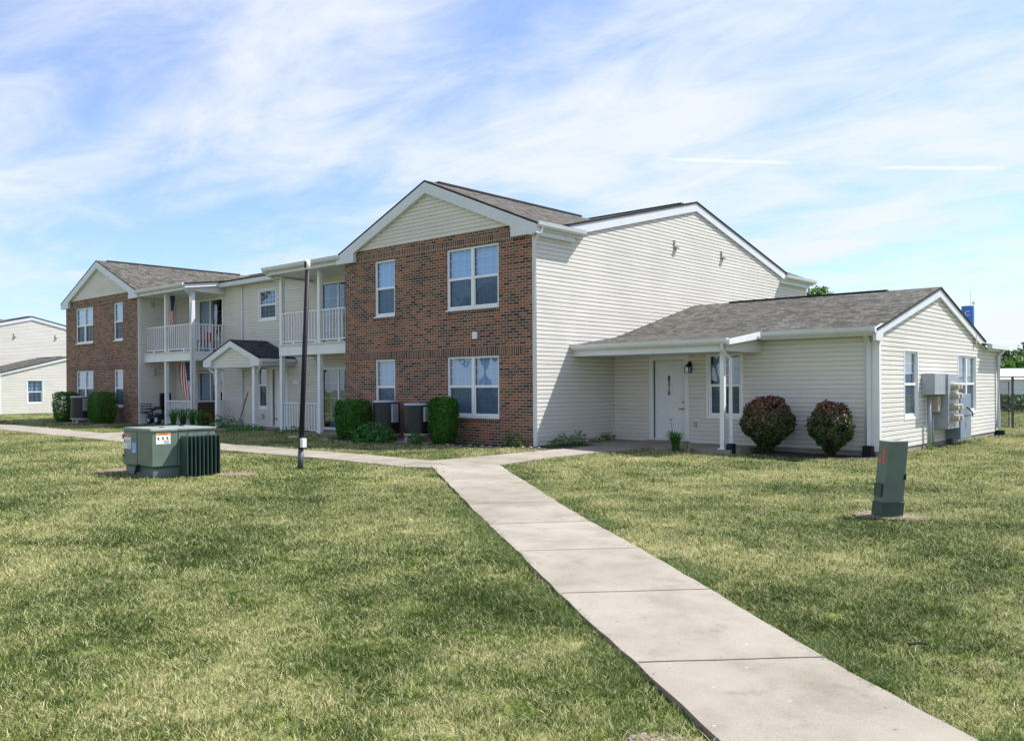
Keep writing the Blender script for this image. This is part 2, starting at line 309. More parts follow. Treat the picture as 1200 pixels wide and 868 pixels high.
# ------------------------------------------------------------------ object helpers
def link(name, me, parent=None, mat=None):
    o = bpy.data.objects.new(name, me); C.objects.link(o)
    if mat is not None:
        for mm in (mat if isinstance(mat, (list, tuple)) else [mat]): me.materials.append(mm)
    if parent is not None: o.parent = parent
    return o
def tag(o, label=None, cat=None, group=None, kind=None):
    if label: o['label'] = label
    if cat: o['category'] = cat
    if group: o['group'] = group
    if kind: o['kind'] = kind
    return o
def thing(name, label, cat, loc=(0, 0, 0), rz=0, group=None):
    o = bpy.data.objects.new(name, None); C.objects.link(o); o.empty_display_size = 0.2
    o.location = loc; o.rotation_euler = (0, 0, rz)
    return tag(o, label, cat, group)
class MB:
    """collects faces; frame F=(origin, U, Nrm) maps local (u, out, z) to the parent's coordinates"""
    def __init__(s, F=None):
        s.v = []; s.f = []; s.mi = []; s.uv = {}; s.m = 0
        s.F = F
    def T(s, p):
        if s.F is None: return tuple(p)
        o, U, W = s.F
        return (o[0]+U[0]*p[0]+W[0]*p[1], o[1]+U[1]*p[0]+W[1]*p[1], o[2]+p[2])
    def face(s, pts, uv=None, raw=False):
        i = len(s.v); s.v += [tuple(p) if raw else s.T(p) for p in pts]
        s.f.append(tuple(range(i, i+len(pts)))); s.mi.append(s.m)
        if uv: s.uv[len(s.f)-1] = uv
    def box(s, a, b):
        (x0, y0, z0), (x1, y1, z1) = a, b
        if x0 > x1: x0, x1 = x1, x0
        if y0 > y1: y0, y1 = y1, y0
        if z0 > z1: z0, z1 = z1, z0
        i = len(s.v)
        s.v += [s.T(p) for p in ((x0,y0,z0),(x1,y0,z0),(x1,y1,z0),(x0,y1,z0),(x0,y0,z1),(x1,y0,z1),(x1,y1,z1),(x0,y1,z1))]
        for q in ((0,3,2,1),(4,5,6,7),(0,1,5,4),(1,2,6,5),(2,3,7,6),(3,0,4,7)):
            s.f.append(tuple(i+k for k in q)); s.mi.append(s.m)
        return s
    def prism(s, pts, y0, y1):
        """polygon pts (u,z) extruded between out=y0 and out=y1"""
        n = len(pts)
        s.face([(u, y0, z) for u, z in pts]); s.face([(u, y1, z) for u, z in reversed(pts)])
        for k in range(n):
            a, b = pts[k], pts[(k+1) % n]
            s.face([(a[0], y0, a[1]), (a[0], y1, a[1]), (b[0], y1, b[1]), (b[0], y0, b[1])])
        return s
    def tube(s, path, r, seg=8, r2=None, cap=True):
        path = [Vector(s.T(p)) for p in path]; n = len(path); base = len(s.v)
        r2 = r if r2 is None else r2
        up = Vector((0, 0, 1))
        for k, p in enumerate(path):
            d = (path[min(k+1, n-1)]-path[max(k-1, 0)]).normalized()
            a = d.cross(up)
            if a.length < 0.01: a = d.cross(Vector((1, 0, 0)))
            a.normalize(); b = d.cross(a).normalized()
            rr = r+(r2-r)*k/max(1, n-1)
            for j in range(seg):
                t = 2*math.pi*j/seg
                s.v.append(tuple(p+a*math.cos(t)*rr+b*math.sin(t)*rr))
        for k in range(n-1):
            for j in range(seg):
                j2 = (j+1) % seg
                s.f.append((base+k*seg+j, base+k*seg+j2, base+(k+1)*seg+j2, base+(k+1)*seg+j)); s.mi.append(s.m)
        if cap:
            s.f.append(tuple(base+j for j in reversed(range(seg)))); s.mi.append(s.m)
            s.f.append(tuple(base+(n-1)*seg+j for j in range(seg))); s.mi.append(s.m)
        return s
    def build(s, name, mat, parent=None, bevel=0, smooth=False):
        me = bpy.data.meshes.new(name); me.from_pydata(s.v, [], s.f)
        if s.uv:
            ul = me.uv_layers.new(name='UVMap')
            for p in me.polygons:
                if p.index in s.uv:
                    for k, li in enumerate(p.loop_indices): ul.data[li].uv = s.uv[p.index][k]
        for p, mi in zip(me.polygons, s.mi): p.material_index = mi; p.use_smooth = smooth
        if bevel or not s.uv:
            bm = bmesh.new(); bm.from_mesh(me)
            if not s.uv and len(s.f) < 4000:
                bmesh.ops.recalc_face_normals(bm, faces=bm.faces)
            bm.to_mesh(me); bm.free()
        o = link(name, me, parent, mat)
        if bevel:
            md = o.modifiers.new('bevel', 'BEVEL'); md.width = bevel; md.segments = 2; md.limit_method = 'ANGLE'
        return o
def FR(x=0, y=0, z=0, face='S'):
    """wall frames: S = faces -y (u runs +x); E = faces +x (u runs +y)"""
    return ((x, y, z), (1, 0), (0, -1)) if face == 'S' else ((x, y, z), (0, 1), (1, 0)) if face == 'E' else ((x, y, z), (-1, 0), (0, 1))

CH = 0.1016
def siding(mb, z0, z1, left, right, holes=()):
    """lapped vinyl courses between left(z) and right(z), leaving rectangular holes (u0,u1,z0,z1) open"""
    lf = left if callable(left) else (lambda z: left); rf = right if callable(right) else (lambda z: right)
    k0 = math.floor((z0-0.13)/CH+1e-6); zc = 0.13+k0*CH
    while zc < z1-1e-4:
        base, top = zc, zc+CH
        cuts = sorted({max(base, z0), min(top, z1)} | {h for (a, b, c, d) in holes for h in (c, d) if max(base, z0) < h < min(top, z1)})
        def out(z):
            t = (z-base)/CH
            return 0.026 if t < 0.68 else (0.026-(t-0.68)/0.16*0.022 if t < 0.84 else 0.004)
        zz = [max(base, z0)]
        cuts = sorted(set(cuts) | {base+q*CH for q in (0.68, 0.84) if max(base, z0) < base+q*CH < min(top, z1)})
        for a, b in zip(cuts[:-1], cuts[1:]):
            if b-a < 1e-5: continue
            mid = (a+b)/2
            ints = [(lf, rf)]
            blocks = sorted((h[0], h[1]) for h in holes if h[2] <= mid <= h[3])
            segs = []; cur = lf
            for (u0, u1) in blocks:
                segs.append((cur, (lambda z, u=u0: u))); cur = (lambda z, u=u1: u)
            segs.append((cur, rf))
            for (A, B) in segs:
                if B(mid)-A(mid) < 0.004: continue
                ea = out(a+1e-6)
                mb.face([(A(a), ea, a), (B(a), ea, a), (max(B(b), A(b)), out(b-1e-6), b), (A(b), out(b-1e-6), b)])
                if abs(a-base) < 1e-6:
                    mb.face([(A(a), 0, a), (B(a), 0, a), (B(a), ea, a), (A(a), ea, a)])
        zc += CH
    return mb
def rects(u0, u1, z0, z1, holes):
    """cut a rectangle with holes into solid rectangles"""
    us = sorted({u0, u1} | {h[0] for h in holes} | {h[1] for h in holes}); out = []
    for a, b in zip(us[:-1], us[1:]):
        zs = sorted([(h[2], h[3]) for h in holes if h[0] <= a+1e-6 and h[1] >= b-1e-6]); cur = z0
        for (c, d) in zs:
            if c > cur: out.append((a, b, cur, c))
            cur = d
        if cur < z1: out.append((a, b, cur, z1))
    return out
def roof_slab(mb, pts, th=0.05, flip=False):
    """pts: quad/polygon with pts[0]->pts[1] along the eave; adds shingled top with metric UVs and a thickness"""
    P = [Vector(p) for p in pts]
    e = (P[1]-P[0]).normalized(); n = (P[1]-P[0]).cross(P[-1]-P[0]).normalized()
    if n.z < 0: n = -n
    up = n.cross(e)
    if (P[-1]-P[0]).dot(up) < 0: up = -up
    uv = [((p-P[0]).dot(e)+P[0].dot(e), (p-P[0]).dot(up)) for p in P]
    mb.face(P, uv, raw=True)
    D = [p-Vector((0, 0, th)) for p in P]
    mb.face(list(reversed(D)), [(0, 0)]*len(D), raw=True)
    for k in range(len(P)):
        k2 = (k+1) % len(P)
        mb.face([P[k2], P[k], D[k], D[k2]], [(0.001, 0.001)]*4, raw=True)

def window(root, F, u0, u1, z0, z1, twin=False, depth=0.07, grid=(2, 2), mode='blind', casing=0.0, label=None, cols=3):
    """double-hung vinyl window: frame > sash rails, muntins, glass, screen, blind; set `depth` behind the wall face"""
    f = 0.05
    b = MB(F); b.box((u0, -depth, z0), (u1, -depth+0.05, z0+f)); b.box((u0, -depth, z1-f), (u1, -depth+0.05, z1))
    b.box((u0, -depth, z0+f), (u0+f, -depth+0.05, z1-f)); b.box((u1-f, -depth, z0+f), (u1, -depth+0.05, z1-f))
    b.box((u0-0.01, -depth, z0-0.035), (u1+0.01, 0.03, z0-0.001))
    if casing:
        c = casing
        b.box((u0-c, 0, z1), (u1+c, 0.032, z1+c)); b.box((u0-c, 0, z0-0.035-c*0.6), (u1+c, 0.034, z0-0.036))
        b.box((u0-c, 0, z0-0.035), (u0-0.001, 0.032, z1)); b.box((u1+0.001, 0, z0-0.035), (u1+c, 0.032, z1))
        b.box((u0-0.004, -depth-0.02, z0), (u0, 0.02, z1)); b.box((u1, -depth-0.02, z0), (u1+0.004, 0.02, z1)); b.box((u0, -depth-0.02, z1), (u1, 0.02, z1+0.004))
    w = b.build('window', M['vinyl'], root)
    if label: w['label'] = label
    bays = [(u0+f, u1-f)]
    if twin:
        mid = (u0+u1)/2; bays = [(u0+f, mid-0.045), (mid+0.045, u1-f)]
        MB(F).box((mid-0.045, -depth+0.004, z0+f), (mid+0.045, -depth+0.055, z1-f)).build('mullion', M['vinyl'], w)
    zm = (z0+z1)/2
    s = MB(F); g = MB(F); mu = MB(F); sc = MB(F); cu = MB(F); room = MB(F)
    for (a, c) in bays:
        s.box((a, -depth+0.006, zm-0.03), (c, -depth+0.045, zm+0.03))
        for x in (a, c-0.03): s.box((x, -depth+0.004, z0+f), (x+0.03, -depth+0.034, zm-0.03))
        s.box((a+0.03, -depth+0.004, z0+f), (c-0.03, -depth+0.034, z0+f+0.03))
        for (p, q, oo) in ((zm+0.03, z1-f, -depth+0.012), (z0+f, zm-0.03, -depth+0.001)):
            g.face([(a, oo, p), (c, oo, p), (c, oo, q), (a, oo, q)])
            for k in range(1, cols): mu.box((a+(c-a)*k/cols-0.008, oo-0.02, p), (a+(c-a)*k/cols+0.008, oo-0.008, q))
            for k in range(1, grid[1]+1): mu.box((a, oo-0.0205, p+(q-p)*k/(grid[1]+1)-0.008), (c, oo-0.0075, p+(q-p)*k/(grid[1]+1)+0.008))
        sc.face([(a+0.03, -depth+0.03, z0+f+0.03), (c-0.03, -depth+0.03, z0+f+0.03), (c-0.03, -depth+0.03, zm-0.03), (a+0.03, -depth+0.03, zm-0.03)])
        if mode in ('blind', 'shade'): cu.face([(a, -depth-0.06, z0+f), (c, -depth-0.06, z0+f), (c, -depth-0.06, z1-f), (a, -depth-0.06, z1-f)])
        elif mode == 'half': cu.face([(a, -depth-0.06, zm-0.02), (c, -depth-0.06, zm-0.02), (c, -depth-0.06, z1-f), (a, -depth-0.06, z1-f)])
        elif mode == 'curtain':
            n = 14
            for side in (0, 1):
                for k in range(n):
                    t0, t1 = k/n*0.46, (k+1)/n*0.46
                    if side: t0, t1 = 1-t1, 1-t0
                    def off(t): return -depth-0.08+0.022*math.sin(t*70)
                    p0, p1 = a+(c-a)*t0, a+(c-a)*t1
                    cu.face([(p0, off(t0), z0+f), (p1, off(t1), z0+f), (p1, off(t1), z1-f), (p0, off(t0), z1-f)])
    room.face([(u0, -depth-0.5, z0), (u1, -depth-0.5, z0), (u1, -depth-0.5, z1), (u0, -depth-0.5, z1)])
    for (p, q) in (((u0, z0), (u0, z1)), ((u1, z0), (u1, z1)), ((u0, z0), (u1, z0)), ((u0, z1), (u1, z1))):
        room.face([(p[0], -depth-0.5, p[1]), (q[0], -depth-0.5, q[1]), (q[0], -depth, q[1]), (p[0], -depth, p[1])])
    s.build('sash', M['vinyl'], w); g.build('glass', M['glass'], w); mu.build('muntin', M['vinyl'], w); sc.build('insect_screen', M['screen'], w)
    if cu.f: cu.build('blind' if mode != 'curtain' else 'curtain', M['blind'] if mode in ('blind', 'half') else M['curtain'], w)
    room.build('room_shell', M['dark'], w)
    return w

def patio_door(root, F, u0, u1, z0, z1, mode):
    f = 0.06; mid = (u0+u1)/2
    b = MB(F); b.box((u0, -0.08, z1-f), (u1, 0.03, z1)); b.box((u0, -0.08, z0), (u0+f, 0.03, z1-f)); b.box((u1-f, -0.08, z0), (u1, 0.03, z1-f)); b.box((u0+f, -0.08, z0), (u1-f, 0.03, z0+0.05))
    d = b.build('patio_door', M['vinyl'], root)
    s = MB(F); s.box((mid-0.035, -0.05, z0+0.05), (mid+0.035, 0.0, z1-f))
    s.box((u0+f, -0.07, z0+0.05), (u0+f+0.035, -0.04, z1-f)); s.box((u1-f-0.035, -0.03, z0+0.05), (u1-f, 0.0, z1-f)); s.build('sash', M['vinyl'], d)
    g = MB(F)
    g.face([(u0+f, -0.055, z0+0.05), (mid, -0.055, z0+0.05), (mid, -0.055, z1-f), (u0+f, -0.055, z1-f)])
    g.face([(mid, -0.02, z0+0.05), (u1-f, -0.02, z0+0.05), (u1-f, -0.02, z1-f), (mid, -0.02, z1-f)])
    g.build('glass', M['glass'], d)
    mu = MB(F)
    for k in (1, 2, 3): mu.box((u0+f, -0.075, z0+(z1-z0)*k/4-0.006), (mid, -0.066, z0+(z1-z0)*k/4+0.006)); mu.box((mid, -0.04, z0+(z1-z0)*k/4-0.006), (u1-f, -0.031, z0+(z1-z0)*k/4+0.006))
    mu.build('muntin', M['vinyl'], d)
    c = MB(F)
    a0, a1 = {'left': (u0+f+0.02, mid-0.03), 'right': (u0+f+0.3, u1-f), 'teal': (u0+f, u0+f+0.25)}[mode]
    n = 22
    for k in range(n):
        t0, t1 = a0+(a1-a0)*k/n, a0+(a1-a0)*(k+1)/n
        c.face([(t0, -0.14+0.018*math.sin(t0*48), z0+0.06), (t1, -0.14+0.018*math.sin(t1*48), z0+0.06), (t1, -0.14+0.018*math.sin(t1*48), z1-f), (t0, -0.14+0.018*math.sin(t0*48), z1-f)])
    c.build('curtain', M['teal_curtain'] if mode == 'teal' or (mode == 'right') else M['curtain'], d)
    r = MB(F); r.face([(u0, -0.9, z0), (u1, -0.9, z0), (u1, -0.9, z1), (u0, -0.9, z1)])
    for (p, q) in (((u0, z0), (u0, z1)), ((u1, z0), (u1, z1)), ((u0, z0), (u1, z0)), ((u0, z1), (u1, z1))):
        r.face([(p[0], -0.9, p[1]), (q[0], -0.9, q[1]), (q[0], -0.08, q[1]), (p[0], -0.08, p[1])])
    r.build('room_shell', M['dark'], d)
    return d

def entry_door(root, F, u0, u1, z0, z1):
    c = 0.11
    b = MB(F); b.box((u0-c, -0.07, z0), (u0, 0.04, z1+c)); b.box((u1, -0.07, z0), (u1+c, 0.04, z1+c)); b.box((u0, -0.07, z1), (u1, 0.04, z1+c)); b.box((u0, -0.07, z0), (u1, 0.03, z0+0.03))
    fr = b.build('door_frame', M['white'], root)
    d = MB(F); d.box((u0+0.004, -0.09, z0+0.035), (u1-0.004, -0.05, z1-0.004))
    W = u1-u0; H = z1-z0
    leaf = d.build('door_leaf', M['door'], fr, bevel=0.003)
    p = MB(F)
    for (a, c2) in ((0.13, 0.45), (0.55, 0.87)):
        for (e, g) in ((0.1, 0.42), (0.5, 0.78), (0.84, 0.95)):
            x0, x1, y0, y1 = u0+W*a, u0+W*c2, z0+H*e, z0+H*g
            p.box((x0, -0.05, y0), (x1, -0.044, y0+0.018)); p.box((x0, -0.05, y1-0.018), (x1, -0.044, y1)); p.box((x0, -0.05, y0+0.018), (x0+0.018, -0.044, y1-0.018)); p.box((x1-0.018, -0.05, y0+0.018), (x1, -0.044, y1-0.018))
    p.build('door_panel', M['door'], fr)
    return fr

def railing(root, pts, zb, zt, pitch, name='balcony_railing'):
    """pts: two plan points; rails plus individually built balusters"""
    a, b = Vector((*pts[0], 0)), Vector((*pts[1], 0)); d = (b-a); Ln = d.length; u = d.normalized(); w = Vector((u.y, -u.x, 0))
    F = ((a.x, a.y, 0), (u.x, u.y), (w.x, w.y))
    r = MB(F); r.box((0, -0.035, zt-0.04), (Ln, 0.035, zt)); r.box((0, -0.025, zb), (Ln, 0.025, zb+0.035))
    k = 0.6
    while k < Ln: r.box((k, -0.03, zb-0.07), (k+0.09, 0.02, zb)); k += 1.2
    o = r.build(name, M['white'], root)
    n = max(2, int(round(Ln/pitch)))
    base = None
    for i in range(n):
        if base is None:
            base = MB(F).box((-0.017, -0.017, zb+0.035), (0.017, 0.017, zt-0.04)).build('baluster', M['white'], o); q = base
        else:
            q = base.copy(); C.objects.link(q); q.parent = o
        t = Ln*(i+0.5)/n; q.location = (u.x*t, u.y*t, 0)
    return o

def downspout(root, path, name='downspout', w=0.04, shoe=None):
    m = MB(); m.tube([Vector(p) for p in path], w*1.25, 4); o = m.build(name, M['trimb'], root)
    if shoe: MB().box(*shoe).build('splash_boot', M['black'], o, bevel=0.01)
    return o

def text_mesh(s, size, parent, M4, mat, name, ext=0.004):
    cu = bpy.data.curves.new(name, 'FONT'); cu.body = s; cu.size = size; cu.extrude = ext; cu.offset = 0.0035 if ext > 0.001 else 0.0; cu.align_x = 'CENTER'; cu.align_y = 'CENTER'
    t = bpy.data.objects.new('tmp', cu); C.objects.link(t); bpy.context.view_layer.update()
    me = bpy.data.meshes.new_from_object(t.evaluated_get(bpy.context.evaluated_depsgraph_get()))
    bpy.data.objects.remove(t); me.name = name; me.materials.clear(); me.transform(M4)
    return link(name, me, parent, mat)

# ------------------------------------------------------------------ ground heights
def sstep(a, b, x): t = min(1, max(0, (x-a)/(b-a))); return t*t*(3-2*t)
def gz(x, y):
    return 0.11*(1-sstep(-1.5, 6.5, x)) + (0.02*noise.noise(Vector((x*0.25, y*0.25, 0))) if -30 < x < 30 and y < -5 else 0) - 0.3*sstep(30, 55, -x)

# ------------------------------------------------------------------ the apartment building
ZE, ZR, YR, SM = 5.51, 7.04, 7.5, 0.245       # main roof: eave height (y=1.25), ridge height, ridge y, slope
def end_block_roof(root, ox, mirror=False, back=False):
    """5/12 front gable over a brick block; ox = x of the block's right edge"""
    xc = ox-3.59; zr = 6.95; sl = 0.415
    y0 = -0.14; yv = 7.25
    m = MB()
    for sgn in (1, -1):
        xe = xc+sgn*3.86; ze = zr-sl*3.86
        inner = (sgn > 0) if not mirror else True
        ye = 1.75
        pts = [(xe, y0, ze), (xe, ye, ze), (xc, yv, zr), (xc, y0, zr)]
        if back: pts = [(p[0], 15-p[1]+0.7, p[2]) for p in pts]
        roof_slab(m, pts, 0.045)
    o = m.build('gable_roof', M['roof'], root)
    c = MB(); 
    if not back: c.box((xc-0.09, y0+0.45, zr-0.02), (xc+0.09, yv-0.7, zr+0.03)); c.build('ridge_cap', M['cap'], o)
    return o
def gable_trim(root, ox):
    xc = -3.59; sl = 0.415; zr = 6.90
    F = FR(ox, 0, 0, 'S')
    def line(x, dz=0): return zr+dz-sl*abs(x-xc)
    for sg in (1, -1):
        xt = xc+sg*3.84; xi = xc+sg*3.02
        th = 0.29
        pts = [(xc, zr), (xt, line(xt)), (xt, 5.10), (xi, 5.10), (xi, line(xi)-th), (xc, zr-th)]
        if sg < 0: pts.reverse()
        MB(F).prism(pts, 0.02, 0.135).build('rake_board', M['trimb'], root)
    s = MB(F); siding(s, 5.40, 6.68, lambda z: xc-(6.72-z)/sl, lambda z: xc+(6.72-z)/sl); s.face([(-7.18, -0.01, 5.3), (0, -0.01, 5.3), (xc, -0.01, 6.8)])
    s.build('gable_siding', M['siding'], root)
def brick_block(root, ox, flip, full=True):
    """the two-storey brick front, 7.18 m wide; flip mirrors the window positions"""
    F = FR(ox, 0, 0, 'S'); W = 7.18
    def mx(a, b): return (a, b) if not flip else (-W-b, -W-a)
    big = mx(-2.92, -1.08); sm = mx(-5.83, -4.96)
    holes = [(*big, 3.50, 5.05), (*big, 0.78, 2.30), (*sm, 3.50, 5.05), (*sm, 0.78, 2.30)]
    b = MB(F)
    for (a, c, z0, z1) in rects(-W, 0, -0.2, 5.42, holes): b.box((a, -0.12, z0), (c, 0, z1))
    br = b.build('brick_wall', M['brick'], root)
    # soldier courses over both storeys, rowlock sills
    s = MB(F)
    for z in (5.056, 2.306):
        for (a, c, z0, z1) in rects(-W+0.2, -0.2, z, z+0.20, []): s.box((a, 0, z0), (c, 0.006, z1))
    for h in holes: s.box((h[0]-0.02, -0.05, h[2]-0.105), (h[1]+0.02, 0.022, h[2]-0.037))
    s.build('soldier_course', M['soldier'], br)
    if full:
        i = 0
        for h in holes:
            tw = (h[1]-h[0]) > 1.2
            window(root, F, h[0]+0.005, h[1]-0.005, h[2], h[3]-0.003, tw, 0.085, mode='blind' if not flip else ('half' if h[2] > 2 else 'shade'), cols=3 if tw else 3)
            i += 1
    return br

root = thing('apartment_building', 'two-storey cream siding and brick apartment building with white balconies and a one-storey wing', 'apartment building')
MX = -13.87; LX = -20.56
def side_wall(root, dx=0, full=True):
    F = FR(dx, 0, 0, 'E')
    s = MB(F)
    # flat strip up to the eave, then the low gable
    siding(s, 0.13, 5.22, 0.10, 15.57)
    sl = SM
    def l(z): return max(1.15, YR-(6.83-z)/sl)
    def r(z): return min(13.85, YR+(6.83-z)/sl)
    siding(s, 5.22, 6.81, l, r)
    s.face([(0.0, -0.01, -0.2), (15.57, -0.01, -0.2), (15.57, -0.01, 5.25), (13.85, -0.01, 5.25), (YR, -0.01, 6.85), (1.15, -0.01, 5.25), (0, -0.01, 5.25)])
    s.build('siding_wall', M['siding'], root)
    MB(F).box((0.02, -0.05, -0.1), (15.57, 0.004, 0.135)).build('foundation', M['found'], root)
    for (a, b) in ((0.0, 0.11), (15.47, 15.6)): MB(F).box((a, 0, 0.1), (b, 0.03, 5.15)).build('corner_trim', M['white'], root)
    # rake boards
    for sg in (1, -1):
        y0, y1 = YR, YR+sg*6.15
        z0 = ZR-0.05; z1 = z0-6.15*sl
        pts = [(y0, z0), (y1, z1), (y1, z1-0.24), (y0, z0-0.24)]
        MB(F).prism(pts, 0.03, 0.075).build('rake_board', M['trimb'], root)
    # short eaves of the front and rear brick blocks
    for (ya, yb) in ((-0.13, 1.72), (13.35, 15.85)):
        e = MB(F); e.box((ya, 0.0, 5.08), (yb-0.25, 0.14, 5.20)); e.box((ya+0.02, 0.0, 5.20), (yb, 0.2, 5.27)); e.build('soffit', M['trimb'], root)
        g = MB(F)
        prof = [(0.20, 5.37), (0.20, 5.26), (0.27, 5.24), (0.31, 5.29), (0.325, 5.375), (0.31, 5.375)]
        for k in range(len(prof)-1):
            (a, za), (b, zb) = prof[k], prof[k+1]
            g.face([(ya+0.02, a, za), (yb, a, za), (yb, b, zb), (ya+0.02, b, zb)])
        g.face([(ya+0.02, p[0], p[1]) for p in prof]); g.face([(yb, p[0], p[1]) for p in prof])
        g.build('gutter', M['trimb'], root)
    if full:
        for y in (6.34, 9.14):
            v = MB(F); v.box((y-0.07, 0.015, 5.5), (y+0.02, 0.06, 5.75)); v.box((y-0.05, 0.02, 5.48), (y+0.1, 0.12, 5.56)); v.build('wall_vent', M['tan'], root, bevel=0.01)
side_wall(root)
brick_block(root, 0, False); brick_block(root, LX, True)
gable_trim(root, 0); gable_trim(root, LX)
end_block_roof(root, 0); end_block_roof(root, LX, True); end_block_roof(root, 0, back=True); end_block_roof(root, LX, True, True)
# main roof
def main_roof(root, xa, xb):
    m = MB()
    roof_slab(m, [(xa, 1.22, ZE-0.01), (xb, 1.22, ZE-0.01), (xb, YR, ZR), (xa, YR, ZR)], 0.045)
    roof_slab(m, [(xb, 13.78, ZE-0.01), (xa, 13.78, ZE-0.01), (xa, YR, ZR), (xb, YR, ZR)], 0.045)
    o = m.build('main_roof', M['roof'], root)
    MB().box((xa, YR-0.1, ZR-0.02), (xb-0.5, YR+0.1, ZR+0.028)).build('ridge_cap', M['cap'], o)
main_roof(root, -27.95, 0.10)
for (xa, xb) in ((-11.28, -7.3), (-20.45, -16.5)):
    m = MB(); roof_slab(m, [(xa, -0.12, 5.36), (xb, -0.12, 5.36), (xb, 1.5, 5.575), (xa, 1.5, 5.575)], 0.045)
    m.build('balcony_roof', M['roof'], root)
# closing walls behind
b = MB(); b.box((-27.74, 15.4, -0.2), (-0.02, 15.55, 5.2)); b.box((-27.74, 0.15, -0.2), (-27.6, 15.4, 5.2))
b.box((-7.18, 0.13, -0.2), (-7.06, 1.6, 5.25)); b.build('rear_wall', M['siding'], root)
# recessed middle wall (y = 1.6)
FM = FR(0, 1.6, 0, 'S')
dR = (-10.66, -8.69); dL = (-18.87, -16.86)
uw = (-14.34, -13.26, 3.96, 5.02); lw = (-14.44, -13.86, 0.80, 2.43); ed = (-13.49, -12.63, 0.15, 2.17)
holes = [(dR[0], dR[1], 2.9, 4.98), (dR[0], dR[1], 0.17, 2.17), (dL[0], dL[1], 2.9, 4.98), (dL[0], dL[1], 0.17, 2.20), uw, lw, ed]
s = MB(FM); siding(s, 0.13, 5.32, LX, -7.18, holes); s.build('siding_wall', M['siding'], root)
b = MB(FM)
for (a, c, z0, z1) in rects(LX, -7.18, -0.2, 5.45, holes): b.box((a, -0.1, z0), (c, -0.012, z1))
b.build('wall_core', M['siding'], root)
for (u0, u1), md1, md2 in ((dR, 'teal', 'right'), (dL, 'left', 'left')):
    patio_door(root, FM, u0, u1, 2.9, 4.98, md1); patio_door(root, FM, u0, u1, 0.17, 2.17, md2)
window(root, FM, uw[0], uw[1], uw[2], uw[3], False, 0.05, mode='none', casing=0.045, cols=4, label='window reflecting trees over the portico roof')
window(root, FM, lw[0], lw[1], lw[2], lw[3], False, 0.05, mode='curtain', casing=0.045, cols=3)
fd = entry_door(root, FM, *ed)
MB(FM).box((-13.36, -0.048, 0.4), (-13.30, 0.0, 0.46)).build('door_knob', M['brass'], fd)
# brick block side wall seen inside the left balcony
FL = FR(LX, 0, 0, 'E'); s = MB(FL); siding(s, 0.13, 5.2, 0.12, 1.6); s.build('siding_wall', M['siding'], root)
b = MB(FL); b.box((0.12, -0.12, -0.2), (1.6, -0.004, 5.3)); b.build('wall_core', M['siding'], root)
b = MB(FL); b.box((-0.0, 0.002, 0.1), (0.11, 0.028, 5.12)); b.build('corner_trim', M['white'], root)
b = MB(FL); b.box((0.58, 0.02, 2.02), (0.68, 0.10, 2.30)); b.build('wall_lamp', M['beige'], root, bevel=0.015)
b = MB(FL); b.box((0.55, 0.02, 4.75), (0.63, 0.10, 5.0)); b.build('wall_lamp', M['tan'], root, bevel=0.015)
# inner corner strip, middle downspout, mid eave
MB(FM).box((LX, 0.0, 0.13), (LX+0.04, 0.035, 5.2)).build('corner_trim', M['white'], root)
MB(FM).box((-15.48, 0.02, 0.2), (-15.40, 0.075, 5.25)).build('downspout', M['trimb'], root)
e = MB(); e.box((-16.56, 1.24, 5.30), (-11.25, 1.33, 5.46)); e.box((-16.5, 1.33, 5.30), (-11.25, 1.60, 5.315)); e.build('fascia', M['trimb'], root)
def gutter_x(root, xa, xb, y, z, name='gutter'):
    g = MB(); prof = [(0, 0.0), (0, -0.12), (-0.07, -0.13), (-0.11, -0.08), (-0.125, 0.0), (-0.11, 0.0)]
    for k in range(len(prof)-1):
        (a, za), (b, zb) = prof[k], prof[k+1]
        g.face([(xa, y+a, z+za), (xb, y+a, z+za), (xb, y+b, z+zb), (xa, y+b, z+zb)])
    g.face([(xa, y+p[0], z+p[1]) for p in prof]); g.face([(xb, y+p[0], z+p[1]) for p in prof])
    return g.build(name, M['trimb'], root)
